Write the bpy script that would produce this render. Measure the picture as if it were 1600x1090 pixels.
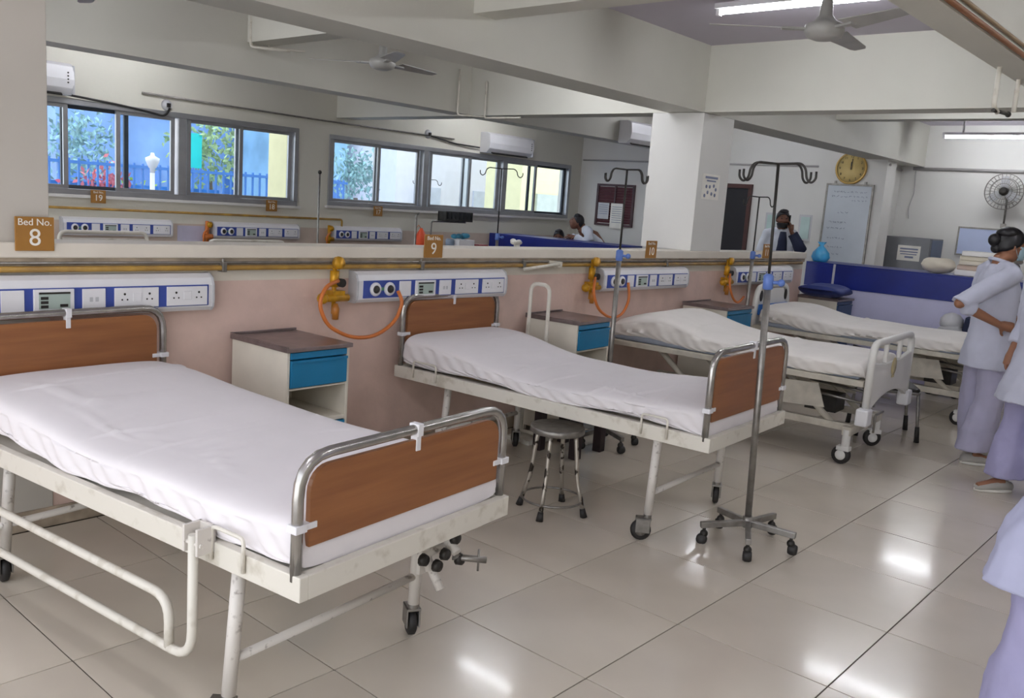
import bpy, bmesh, math, random
from mathutils import Vector, Matrix, Euler
random.seed(7)
PI = math.pi
S = bpy.context.scene
COL = S.collection
for o in list(bpy.data.objects): bpy.data.objects.remove(o)

# ---------------------------------------------------------------- camera
cd = bpy.data.cameras.new('camera'); cam = bpy.data.objects.new('camera', cd); COL.objects.link(cam)
YAW, PIT, ROL, FPX = .8558, .1637, .0715, 1377.7
fwd = Vector((math.sin(YAW)*math.cos(PIT), math.cos(YAW)*math.cos(PIT), -math.sin(PIT)))
r0 = Vector((math.cos(YAW), -math.sin(YAW), 0)); u0 = r0.cross(fwd)
rt = math.cos(ROL)*r0 + math.sin(ROL)*u0; upv = -math.sin(ROL)*r0 + math.cos(ROL)*u0
mw = Matrix((rt, upv, -fwd)).transposed().to_4x4(); mw.translation = Vector((-1.7203, -3.3763, 1.576))
cam.matrix_world = mw
cd.sensor_fit = 'HORIZONTAL'; cd.sensor_width = 36; cd.lens = FPX/1600*36; cd.clip_end = 200; cd.clip_start = .05
S.camera = cam

# ---------------------------------------------------------------- world, exposure
S.view_settings.view_transform = 'Standard'; S.view_settings.look = 'None'
S.view_settings.gamma = 1; S.view_settings.exposure = 0.78; S.view_settings.use_curve_mapping = False
W = bpy.data.worlds.new('overcast'); S.world = W; W.use_nodes = True
nt = W.node_tree; bg = nt.nodes['Background']
tc = nt.nodes.new('ShaderNodeTexCoord'); sx = nt.nodes.new('ShaderNodeSeparateXYZ'); cr = nt.nodes.new('ShaderNodeValToRGB')
nt.links.new(tc.outputs['Generated'], sx.inputs[0]); nt.links.new(sx.outputs['Z'], cr.inputs[0]); nt.links.new(cr.outputs[0], bg.inputs[0])
cr.color_ramp.elements[0].color = (.92, .93, .94, 1); cr.color_ramp.elements[0].position = .0
cr.color_ramp.elements[1].color = (.78, .86, 1, 1); cr.color_ramp.elements[1].position = .7
bg.inputs[1].default_value = 1.75
TUBE_STRENGTH = 48

# ---------------------------------------------------------------- materials
def lin(h):
    c = [int(h[i:i+2], 16)/255 for i in (0, 2, 4)]
    return tuple((v/12.92 if v <= .04045 else ((v+.055)/1.055)**2.4) for v in c)+(1,)
MC = {}
def M(name, h, rough=.6, metal=0, var=.06, scale=6, bump=0, bscale=80, emit=0, coat=0, h2=None, stretch=None, lo=.35, hi=.65, detail=4):
    if name in MC: return MC[name]
    m = bpy.data.materials.new(name); m.use_nodes = True; MC[name] = m
    n = m.node_tree.nodes; l = m.node_tree.links; b = n['Principled BSDF']
    tcn = n.new('ShaderNodeTexCoord'); mp = n.new('ShaderNodeMapping'); l.new(tcn.outputs['Object'], mp.inputs[0])
    if stretch: mp.inputs['Scale'].default_value = stretch
    no = n.new('ShaderNodeTexNoise'); no.inputs['Scale'].default_value = scale; no.inputs['Detail'].default_value = detail
    l.new(mp.outputs[0], no.inputs['Vector'])
    r = n.new('ShaderNodeValToRGB'); l.new(no.outputs[0], r.inputs[0])
    c = lin(h); c2 = lin(h2) if h2 else tuple(v*(1-var*2) for v in c[:3])+(1,)
    r.color_ramp.elements[0].position = lo; r.color_ramp.elements[1].position = hi
    r.color_ramp.elements[0].color = c2; r.color_ramp.elements[1].color = c
    l.new(r.outputs[0], b.inputs['Base Color'])
    b.inputs['Roughness'].default_value = rough; b.inputs['Metallic'].default_value = metal
    if coat: b.inputs['Coat Weight'].default_value = coat; b.inputs['Coat Roughness'].default_value = .08
    if emit: b.inputs['Emission Color'].default_value = c; b.inputs['Emission Strength'].default_value = emit
    if bump:
        n2 = n.new('ShaderNodeTexNoise'); n2.inputs['Scale'].default_value = bscale; l.new(mp.outputs[0], n2.inputs['Vector'])
        bp = n.new('ShaderNodeBump'); bp.inputs['Strength'].default_value = bump; bp.inputs['Distance'].default_value = .01
        l.new(n2.outputs[0], bp.inputs['Height']); l.new(bp.outputs[0], b.inputs['Normal'])
    return m
def two_tone(name, low, high, z, rough=.55):
    m = M(name, low, rough, bump=.12, bscale=30); n = m.node_tree.nodes; l = m.node_tree.links
    g = n.new('ShaderNodeNewGeometry'); s = n.new('ShaderNodeSeparateXYZ'); l.new(g.outputs['Position'], s.inputs[0])
    gt = n.new('ShaderNodeMath'); gt.operation = 'GREATER_THAN'; gt.inputs[1].default_value = z; l.new(s.outputs['Z'], gt.inputs[0])
    mx = n.new('ShaderNodeMix'); mx.data_type = 'RGBA'; l.new(gt.outputs[0], mx.inputs[0])
    src = n['Principled BSDF'].inputs['Base Color'].links[0].from_socket
    l.new(src, mx.inputs[6]); mx.inputs[7].default_value = lin(high); l.new(mx.outputs[2], n['Principled BSDF'].inputs['Base Color'])
    return m
wallc = M('cream_paint', 'd6d3c6', .6, var=.03, scale=2, bump=.08, bscale=25)
wallw = M('white_paint', 'dcdad6', .6, var=.02, scale=2, bump=.06, bscale=25)
beamp = M('beam_paint', 'cfcdc3', .65, var=.03, scale=1.5, bump=.08, bscale=20)
ceilp = M('ceiling_paint', 'bdb7c2', .7, var=.03, scale=1.2)
pink = two_tone('partition_paint', 'dcc0b4', 'dcd5c7', 1.09)
pinkw = two_tone('window_wall_paint', 'cdbcae', 'd9d6ca', 1.10)
capm = M('cap_paint', 'e0d8cb', .5, var=.04, scale=5)
skirt = M('skirting_paint', 'b7a692', .5, var=.2, scale=9)
tilem = M('floor_tile', 'd2c8b9', .2, var=.05, scale=1.3, coat=.25, h2='c5bbad')
grout = M('grout', '3b332d', .8)
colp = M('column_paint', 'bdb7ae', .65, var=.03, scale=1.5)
frameal = M('aluminium', 'a9aaad', .35, .7)
darkal = M('dark_gasket', '3a4048', .5)
bedw = M('bed_enamel', 'd9d4c9', .38, var=.10, scale=14, h2='c3bcae', lo=.3, hi=.45)
legw = M('chipped_enamel', 'd3cdc6', .4, var=.3, scale=30, h2='8f857d', lo=.30, hi=.40)
chrome = M('brushed_steel', 'b9b6b2', .25, .9, var=.1, scale=20)
steeld = M('dull_steel', '9b9792', .4, .8, var=.15, scale=20)
wood = M('teak_laminate', '97623a', .38, var=.1, scale=2.2, h2='80502f', stretch=(1, 1, 14), lo=.3, hi=.7, detail=8)
sheetm = M('bed_sheet', 'e6e1e3', .85, var=.015, scale=5, bump=.25, bscale=9)
sheetb = M('bed_sheet_offwhite', 'e8e3de', .85, var=.03, scale=5, bump=.2, bscale=9)
tanm = M('mattress_fabric', '8d7250', .8)
rubber = M('black_rubber', '2a2726', .6, var=.2, scale=30)
darkm = M('dark_metal', '3c3936', .45, .5, var=.2, scale=20)
plw = M('white_plastic', 'e4e3e6', .35, var=.02)
plg = M('grey_plastic', 'c4c4c8', .4)
bluef = M('blue_fascia', '3a4fa0', .35, var=.05)
lcd = M('display_green', 'a9b8b0', .3)
yel = M('yellow_brass', 'd29a1c', .35, .3, var=.2, scale=20)
ora = M('orange_hose', 'cf7433', .45)
gasp = M('gas_pipe_yellow', 'b08a3c', .4, var=.25, scale=9, h2='8c6a34')
blued = M('drawer_blue', '1779a8', .35, var=.05)
cabm = M('cabinet_grey', 'e0d9cb', .45, var=.04)
cabtop = M('cabinet_steel_top', '8f8180', .3, .6, var=.12, scale=14)
counterb = M('counter_blue', '12257f', .35, var=.1, scale=3)
lilac = M('counter_lilac', 'c0bfdd', .45, var=.02)
brown = M('sign_brown', 'a0702f', .5, var=.06)
signw = M('sign_white', 'f0ece4', .5)
uni = M('uniform_cloth', 'c3c5d6', .85, var=.03, scale=8, bump=.25, bscale=14)
trs = M('trouser_cloth', 'b4b1ca', .85, var=.04, scale=8, bump=.3, bscale=12)
skin = M('skin', '9a6a50', .5, var=.05)
skin2 = M('skin_dark', '7a4f3c', .5, var=.05)
hairm = M('black_hair', '17141a', .45, var=.3, scale=40, stretch=(1, 1, .2))
maskm = M('surgical_mask', '9db8c4', .8)
shoem = M('shoe', 'b8b4ae', .6); 
coat = M('white_coat', 'd5dae4', .85, var=.03, bump=.2, bscale=14)
navy = M('navy_shirt', '232a45', .85)
fanm = M('fan_enamel', 'a9a7a3', .4, var=.08)

# ---------------------------------------------------------------- mesh helper
class G:
    def __init__(s): s.v = []; s.f = []; s.sm = []
    def add(s, vs, fs, smooth=False):
        b = len(s.v); s.v += [tuple(v) for v in vs]
        for f in fs: s.f.append(tuple(b+i for i in f)); s.sm.append(smooth)
        return s
    def box(s, c, d, rot=None):
        hx, hy, hz = d[0]/2, d[1]/2, d[2]/2
        vs = [Vector((x, y, z)) for x in (-hx, hx) for y in (-hy, hy) for z in (-hz, hz)]
        if rot: R = Euler(rot).to_matrix(); vs = [R @ v for v in vs]
        c = Vector(c)
        return s.add([v+c for v in vs], [(0, 1, 3, 2), (4, 6, 7, 5), (0, 4, 5, 1), (2, 3, 7, 6), (0, 2, 6, 4), (1, 5, 7, 3)])
    def b2(s, x0, x1, y0, y1, z0, z1): return s.box(((x0+x1)/2, (y0+y1)/2, (z0+z1)/2), (x1-x0, y1-y0, z1-z0))
    def loft(s, rings, closed=False, cap=True, smooth=True):
        n = len(rings[0]); vs = [p for r in rings for p in r]; fs = []
        m = len(rings); rng = m if closed else m-1
        for i in range(rng):
            for j in range(n):
                a, b = i*n+j, i*n+(j+1) % n; c, d = ((i+1) % m)*n+(j+1) % n, ((i+1) % m)*n+j
                fs.append((a, b, c, d))
        s.add(vs, fs, smooth)
        if cap and not closed:
            b = len(s.v)-len(vs)
            s.f.append(tuple(b+j for j in reversed(range(n)))); s.sm.append(False)
            s.f.append(tuple(b+(m-1)*n+j for j in range(n))); s.sm.append(False)
        return s
    def tube(s, pts, r, n=8, fil=0, closed=False, flat=None):
        P = [Vector(p) for p in pts]
        if fil:
            Q = []; N = len(P)
            for i, p in enumerate(P):
                if not closed and i in (0, N-1): Q.append(p); continue
                a = P[i-1]-p; b = P[(i+1) % N]-p; f = min(fil, a.length*.49, b.length*.49)
                p0 = p+a.normalized()*f; p1 = p+b.normalized()*f
                for k in range(6):
                    t = k/5; Q.append(p0*(1-t)**2+p*2*t*(1-t)+p1*t*t)
            P = Q
        N = len(P); R = r if isinstance(r, (list, tuple)) else [r]*N
        rings = []; nrm = None
        for i in range(N):
            if closed: t = P[(i+1) % N]-P[i-1]
            else: t = P[min(i+1, N-1)]-P[max(i-1, 0)]
            t.normalize()
            if nrm is None: nrm = t.orthogonal().normalized()
            else:
                nrm = nrm-t*nrm.dot(t); nrm.normalize()
            bn = t.cross(nrm)
            rings.append([P[i]+R[i]*(math.cos(2*PI*k/n)*nrm+math.sin(2*PI*k/n)*bn) for k in range(n)])
        return s.loft(rings, closed)
    def cyl(s, a, b, r, r2=None, n=14): return s.tube([a, b], [r, r2 if r2 is not None else r], n)
    def lathe(s, prof, c=(0, 0, 0), n=24, axis='z', cap=True):
        rings = []
        for r, z in prof:
            ring = []
            for k in range(n):
                a = 2*PI*k/n; p = (r*math.cos(a), r*math.sin(a), z)
                if axis == 'x': p = (p[2], p[0], p[1])
                elif axis == 'y': p = (p[1], p[2], p[0])
                ring.append(Vector(p)+Vector(c))
            rings.append(ring)
        return s.loft(rings, cap=cap)
    def prism(s, prof, y0, y1, plane='xz'):
        def m(p, q):
            if plane == 'xz': return (p[0], q, p[1])
            if plane == 'yz': return (q, p[0], p[1])
            return (p[0], p[1], q)
        a = [m(p, y0) for p in prof]; b = [m(p, y1) for p in prof]; n = len(prof)
        return s.add(a+b, [tuple(range(n)), tuple(reversed(range(n, 2*n)))]+[(i, n+i, n+(i+1) % n, (i+1) % n) for i in range(n)])
    def ball(s, c, r, n=12, m=8):
        r = r if isinstance(r, (list, tuple)) else (r, r, r)
        rings = []
        for i in range(m+1):
            t = PI*(i+.02)/(m+.04)
            rings.append([Vector((c[0]+r[0]*math.sin(t)*math.cos(2*PI*k/n), c[1]+r[1]*math.sin(t)*math.sin(2*PI*k/n), c[2]-r[2]*math.cos(t))) for k in range(n)])
        return s.loft(rings)
def obj(name, g, mat, parent=None, loc=None, rot=None, bv=0, kind=None, label=None, wn=False, sub=0):
    me = bpy.data.meshes.new(name); me.from_pydata(g.v, [], g.f); me.validate()
    bm = bmesh.new(); bm.from_mesh(me); bmesh.ops.recalc_face_normals(bm, faces=bm.faces); bm.to_mesh(me); bm.free()
    if len(me.polygons) == len(g.sm): me.polygons.foreach_set('use_smooth', g.sm)
    me.materials.append(mat)
    o = bpy.data.objects.new(name, me); COL.objects.link(o)
    if parent: o.parent = parent
    if loc: o.location = loc
    if rot: o.rotation_euler = rot
    if bv:
        b = o.modifiers.new('bevel', 'BEVEL'); b.width = bv; b.segments = 2; b.limit_method = 'ANGLE'
    if sub: m_ = o.modifiers.new('sub', 'SUBSURF'); m_.levels = sub; m_.render_levels = sub
    if kind: o['kind'] = kind
    if label: o['label'] = label
    return o
def tag(o, label, cat, group=None):
    o['label'] = label; o['category'] = cat
    if group: o['group'] = group
    return o
def thing(name, label, cat, loc=(0, 0, 0), rz=0, group=None):
    o = bpy.data.objects.new(name, None); COL.objects.link(o); o.location = loc; o.rotation_euler = (0, 0, rz); o.empty_display_size = .1
    return tag(o, label, cat, group)
def struct(name, g, mat, **k): return obj(name, g, mat, kind='structure', **k)
def kids(o): return [c for c in COL.objects if c.parent == o]
def dup(o, loc=None, rz=None, label=None, parent=None, group=None):
    c = o.copy(); COL.objects.link(c); c.parent = parent
    if loc is not None: c.location = loc
    if rz is not None: c.rotation_euler = (0, 0, rz)
    if label: c['label'] = label
    if group: c['group'] = group
    for k in kids(o): dup(k, parent=c)
    return c
def text(name, body, size, mat, parent=None, loc=(0, 0, 0), rot=(0, 0, 0), ext=.0015, align='CENTER', sx=1):
    cu = bpy.data.curves.new(name, 'FONT'); cu.body = body; cu.size = size; cu.extrude = ext; cu.align_x = align; cu.align_y = 'CENTER'
    t = bpy.data.objects.new(name+'_tmp', cu); COL.objects.link(t)
    me = bpy.data.meshes.new_from_object(t.evaluated_get(bpy.context.evaluated_depsgraph_get())); COL.objects.unlink(t); bpy.data.objects.remove(t)
    me.materials.clear(); me.materials.append(mat)
    o = bpy.data.objects.new(name, me); COL.objects.link(o); o.parent = parent; o.location = loc; o.rotation_euler = rot; o.scale = (sx, 1, 1)
    return o

# ---------------------------------------------------------------- the setting
YW = .62      # front face of the partition
fl = struct('floor', G().b2(-3.6, 11.6, -5.4, 6.0, -.12, -.004), grout)
t0 = None
tg = G().box((0, 0, -.006), (.5950, .5950, .012))
for i in range(-5, 15):
    for j in range(1, 8):
        if i > 10 and j > 6: continue
        x, y = i*.6+.3, -j*.6+.3
        if t0 is None: t0 = obj('tile', tg, tilem, fl, (x, y, 0), bv=.0008)
        else: t = t0.copy(); COL.objects.link(t); t.location = (x, y, 0)
gt = G()
for i in range(-5, 19): gt.box((i*.6+.3, .3, -.006), (.5950, .5950, .012))
obj('tile_row', gt, tilem, fl, kind='stuff')
gt = G()
for i in range(-6, 19):
    for j in range(8, 10): gt.box((i*.6+.3, -j*.6+.3, -.006), (.5950, .5950, .012))
for i in range(15, 19):
    for j in range(1, 8): gt.box((i*.6+.3, -j*.6+.3, -.006), (.5950, .5950, .012))
for i in range(11, 15): gt.box((i*.6+.3, -7*.6+.3, -.006), (.5950, .5950, .012))
obj('outer_tiles', gt, tilem, fl, kind='stuff')
struct('ceiling', G().b2(-3.6, 11.6, -5.4, 6.0, 3.01, 3.15), ceilp)
ZB = 2.46
# partition
struct('wall_middle', G().b2(-3.6, 7.6, YW, YW+.16, 0, 1.185), pink)
struct('trim_1', G().b2(-3.6, 7.62, YW-.025, YW+.20, 1.205, 1.27), capm, bv=.006)
struct('trim_2', G().b2(-3.6, 7.61, YW-.012, YW+.17, 1.17, 1.205), skirt)
struct('baseboard_middle', G().b2(-3.6, 7.6, YW-.014, YW, 0, .09), skirt, bv=.003)
# window wall with openings
g = G(); YF = 5.75
W1 = (.9, 4.63, 1.355, 2.27); W2 = (5.08, 9.93, 1.385, 2.25)
g.b2(-3.6, 11.6, YF, YF+.22, 0, 1.355); g.b2(-3.6, 11.6, YF, YF+.22, 2.27, 3.01)
g.b2(-3.6, W1[0], YF, YF+.22, 1.355, 2.27); g.b2(W1[1], W2[0], YF, YF+.22, 1.355, 2.27); g.b2(W2[1], 11.6, YF, YF+.22, 1.355, 2.27)
g.b2(W2[0], W2[1], YF, YF+.22, 1.355, 1.385); g.b2(W2[0], W2[1], YF, YF+.22, 2.25, 2.27)
struct('wall_back', g, pinkw)
struct('wall_far', G().b2(10.22, 10.4, 1.6, YF, 0, 3.01), wallw)
struct('wall_clock', G().b2(10.06, 10.4, .72, 1.62, 0, 3.01), wallw)
struct('wall_side', G().b2(10.4, 11.2, .92, 1.06, 0, 3.01), wallw)
struct('wall_right', G().b2(11.2, 11.4, -5.4, 1.06, 0, 3.01), wallw)
struct('wall_front', G().b2(-3.6, 11.2, -5.6, -5.4, 0, 3.01), wallc)
# columns
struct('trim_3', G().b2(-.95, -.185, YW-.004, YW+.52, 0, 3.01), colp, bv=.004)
struct('trim_4', G().b2(5.176, 5.72, YW-.003, YW+.52, 1.27, 2.458), wallw, bv=.004)
# beams
struct('trim_5', G().b2(-3.6, 11.2, YW, YW+.36, ZB, 3.01), beamp)
struct('trim_6', G().b2(5.18, 5.44, -5.4, YW, ZB, 3.01).b2(5.18, 5.44, YW+.36, YF, ZB, 3.01), beamp)
struct('trim_7', G().b2(-3.6, 5.18, -2.19, -2.02, ZB, 3.01).b2(5.44, 11.2, -2.19, -2.02, ZB, 3.01), beamp)
struct('trim_8', G().b2(2.3, 2.5, -2.02, YW, 2.70, 3.01).b2(2.5, 2.7, YW+.36, 3.45, 2.74, 3.01), beamp)
struct('trim_9', G().b2(-3.6, 10.22, 3.45, 3.72, 2.47, 3.01), beamp)
struct('trim_10', G().b2(8.0, 8.2, -2.02, YW, 2.72, 3.01), beamp)
# ---------------------------------------------------------------- windows
glass = bpy.data.materials.new('window_glass'); glass.use_nodes = True
n = glass.node_tree.nodes; l = glass.node_tree.links; n.remove(n['Principled BSDF'])
tr = n.new('ShaderNodeBsdfTransparent'); tr.inputs[0].default_value = (.93, .97, .99, 1); gl = n.new('ShaderNodeBsdfGlossy'); gl.inputs['Roughness'].default_value = .03
lw = n.new('ShaderNodeLayerWeight'); pw = n.new('ShaderNodeMath'); pw.operation = 'POWER'; pw.inputs[1].default_value = 5; l.new(lw.outputs['Facing'], pw.inputs[0]); fr = n.new('ShaderNodeMath'); fr.operation = 'MULTIPLY_ADD'; fr.inputs[1].default_value = .5; fr.inputs[2].default_value = .03; l.new(pw.outputs[0], fr.inputs[0]); mx = n.new('ShaderNodeMixShader'); l.new(fr.outputs[0], mx.inputs[0]); l.new(tr.outputs[0], mx.inputs[1]); l.new(gl.outputs[0], mx.inputs[2]); l.new(mx.outputs[0], n['Material Output'].inputs[0])
def window(name, w, sashes, mullions):
    e = bpy.data.objects.new(name, None); COL.objects.link(e); e['kind'] = 'structure'; e.location = (w[0], YF, w[2])
    x0, x1, z0, z1 = 0, w[1]-w[0], 0, w[3]-w[2]
    t = .055
    g = G().b2(x0, x1, -.02, .12, z0, z0+t).b2(x0, x1, -.02, .12, z1-t, z1).b2(x0, x0+t, -.02, .12, z0+t, z1-t).b2(x1-t, x1, -.02, .12, z0+t, z1-t)
    obj('window_frame', g, frameal, e, bv=.004)
    for m_ in mullions: obj('mullion', G().b2(m_-w[0]-.045, m_-w[0]+.045, -.025, .12, z0+t, z1-t), frameal, e, bv=.003)
    for a, b, lay, mt in sashes:
        a -= w[0]; b -= w[0]; y = .01+.045*lay; q = .045
        g = G().b2(a, a+q, y, y+.03, z0+t, z1-t).b2(b-q, b, y, y+.03, z0+t, z1-t).b2(a+q, b-q, y, y+.03, z0+t, z0+t+.035).b2(a+q, b-q, y, y+.03, z1-t-.035, z1-t)
        so = obj('sash', g, mt, e, bv=.002)
        obj('pane', G().b2(a+q, b-q, y+.012, y+.018, z0+t+.035, z1-t-.035), glass, so)
    g = G(); x = x0+.1
    while x < x1-.05: g.cyl((x, .17, z0), (x, .17, z1), .005, n=6); x += .11
    return e
window('window_1', W1, [(.95, 1.98, 0, frameal), (1.93, 2.60, 1, darkal), (2.45, 3.08, 0, frameal), (3.22, 3.90, 0, frameal), (3.83, 4.58, 1, frameal)], [3.15])
window('window_2', W2, [(5.13, 5.92, 0, frameal), (5.86, 6.64, 1, frameal), (6.80, 7.62, 0, frameal), (7.48, 8.26, 1, frameal), (8.36, 9.10, 0, frameal), (8.95, 9.88, 1, darkal)], [6.70, 8.31])
g = G()
for w in (W1, W2): g.b2(w[0]-.03, w[1]+.03, YF-.05, YF, w[2]-.03, w[2])
struct('trim_11', g, wallw)
d = bpy.data.objects.new('door_1', None); COL.objects.link(d); d['kind'] = 'structure'; d.location = (10.22, 2.88, 0)
obj('door_frame', G().b2(-.05, 0, -.26, .26, 2.02, 2.08).b2(-.05, 0, .21, .26, 0, 2.02).b2(-.05, 0, -.26, -.21, 0, 2.02), M('door_frame_brown', '4a2420', .5), d)
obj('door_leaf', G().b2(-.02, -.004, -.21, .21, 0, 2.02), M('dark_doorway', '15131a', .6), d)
# ---------------------------------------------------------------- outdoors
gr = struct('trim_12', G().b2(-20, 45, 5.97, 45, -.4, -.3), M('yard_paving', 'a9b4be', .8, scale=1))
def building(label, x0, x1, y0, y1, z1, mat, cols, rows, wm, z0=-.3, face='y'):
    t = thing('building', label, 'building', ((x0+x1)/2, y0, z0)); hx = (x1-x0)/2
    obj('wall', G().b2(-hx, hx, 0, y1-y0, 0, z1-z0), mat, t)
    obj('roof_slab', G().b2(-hx-.15, hx+.15, -.15, y1-y0+.1, z1-z0, z1-z0+.15), wallw, t)
    w = None
    for r in range(rows):
        for c in range(cols):
            px = -hx+(c+.5)*2*hx/cols; pz = 1.2+r*(z1-z0-.6)/rows
            if w is None: w = obj('window', G().b2(-.4, .4, -.05, 0, 0, .9), wm, t, (px, 0, pz))
            else: k = w.copy(); COL.objects.link(k); k.location = (px, 0, pz)
    return t
blueglass = M('blue_glazing', '5f8fd6', .2, var=.2, scale=1.5)
building('blue glazed office block seen through the left window', 5.5, 11.2, 15, 19, 6.5, M('blue_cladding', '86abe0', .5, var=.2, scale=.8), 5, 3, blueglass)
building('white block with thin grey bands seen through the second window', 11.6, 17.4, 12, 15, 6, M('pale_render', 'e6e4ec', .7, var=.02), 3, 2, M('pale_window', 'cfd4e2', .4))
building('pale blue tower behind the yard at the second window\'s left', 9.2, 11.3, 13.4, 14.6, 7, M('light_blue_cladding', '9ecbe8', .5, var=.2, scale=1), 2, 3, blueglass)
building('yellow annexe wall seen through the right end of the second window', 12.0, 19, 8.6, 9.6, 3.8, M('yellow_render', 'e9dfae', .7, var=.03), 4, 1, M('annexe_window', 'b9c2b8', .4))
obj_y = obj('yard_wall', G().b2(4.68, 4.98, 6.05, 6.45, -.3, 3.2), M('yellow_render', 'e9dfae'), bv=.01); tag(obj_y, 'pale yellow wall stub just outside the left window', 'wall')
leafm = [M('leaf_%s' % k, c, .7, var=.3, scale=8) for k, c in (('green', 'b4d29c'), ('blue_green', 'a6cfd0'))]
def tree(label, x, y, h, r, lm):
    t = thing('tree', label, 'tree', (x, y, -.3), 0, None)
    obj('trunk', G().tube([(0, 0, 0), (.05, .02, h*.5), (0, 0, h*.8)], [.09, .07, .04], 8), M('bark', '6d6055', .8), t)
    g = G()
    for k in range(480):
        a, b, q = random.uniform(0, 2*PI), random.uniform(-1, 1), random.random()**.4
        c = Vector((math.cos(a)*math.sqrt(1-b*b), math.sin(a)*math.sqrt(1-b*b), b))*r*q*(1+.25*math.sin(3*a+2*b)); c.z = c.z*1.1+h
        R = Euler((random.uniform(0, 6), random.uniform(0, 6), 0)).to_matrix(); s = random.uniform(.04, .07)
        g.add([c+R@Vector(p)*s for p in ((-1, 0, 0), (0, -.5, .1), (1, 0, 0), (0, .5, .1))], [(0, 1, 2, 3)])
    obj('foliage', g, lm, t, kind='stuff')
tree('leafy tree in the right half of the left window', 5.45, 9.2, 2.35, .55, leafm[0])
tree('small tree in the left part of the left window', 4.0, 10.4, 2.25, .55, leafm[1])
tree('thin tree at the left end of the second window', 8.9, 10.0, 2.2, .45, leafm[1])
f = thing('fence', 'blue bar fence across the yard behind the left window', 'fence', (2, 8.6, -.3))
obj('fence_rail', G().b2(-.5, 5.6, -.02, .02, 1.98, 2.02).b2(-.5, 5.6, -.02, .02, .3, .34), M('fence_blue', '4f86d0', .5), f)
b0 = None
for k in range(50):
    if b0 is None: b0 = obj('fence_bar', G().b2(-.012, .012, -.012, .012, 0, 2.05), MC['fence_blue'], f, (-.45, 0, 0))
    else: c = b0.copy(); COL.objects.link(c); c.location = (-.45+k*.122, 0, 0)
bn = obj('banner', G().b2(3.0, 5.5, 9.0, 9.03, .6, 1.45), M('banner_blue', '3f8fe0', .6, var=.3, scale=2)); tag(bn, 'blue cloth screen hung behind the yard fence', 'banner')
tl = obj('awning_panel', G().b2(4.9, 5.15, 8.9, 8.94, 1.75, 2.25), M('turquoise', '22d6d0', .6)); tag(tl, 'turquoise board seen in the left window beside the leafy tree', 'board')
lp = thing('garden_lamp', 'white post lamp in the yard seen through the left window', 'lamp', (3.95, 8.0, -.3))
obj('post', G().cyl((0, 0, 0), (0, 0, 1.95), .045, .03), plw, lp); obj('lantern', G().lathe([(.03, 1.93), (.035, 1.99), (.05, 2.0), (.085, 2.08), (.09, 2.12), (.03, 2.15), (.02, 2.19)]), plw, lp)
for (x, y, z, c, nm, lb) in ((3.2, 8.3, 1.0, 'e86a86', 'pink', 'pink flowering bush at the left edge of the yard'), (3.75, 8.9, 1.35, 'dc7f86', 'red', 'red flowering bush behind the yard lamp'), (4.25, 9.3, 1.2, 'a8c85a', 'lime', 'lime green bush right of the yard lamp')):
    g = G()
    for k in range(260):
        c_ = Vector((random.gauss(0, .16), random.gauss(0, .12), random.gauss(0, .16))); R = Euler((random.uniform(0, 6), random.uniform(0, 6), 0)).to_matrix()
        g.add([c_+R@Vector(p)*.05 for p in ((-1, 0, 0), (0, -.5, 0), (1, 0, 0), (0, .5, 0))], [(0, 1, 2, 3)])
    g.tube([(0, 0, -z-.3), (0, 0, -.1)], .03, 6)
    tag(obj('flowering_bush', g, M('flower_'+nm, c, .7), loc=(x, y, z)), lb, 'bush')
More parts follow.
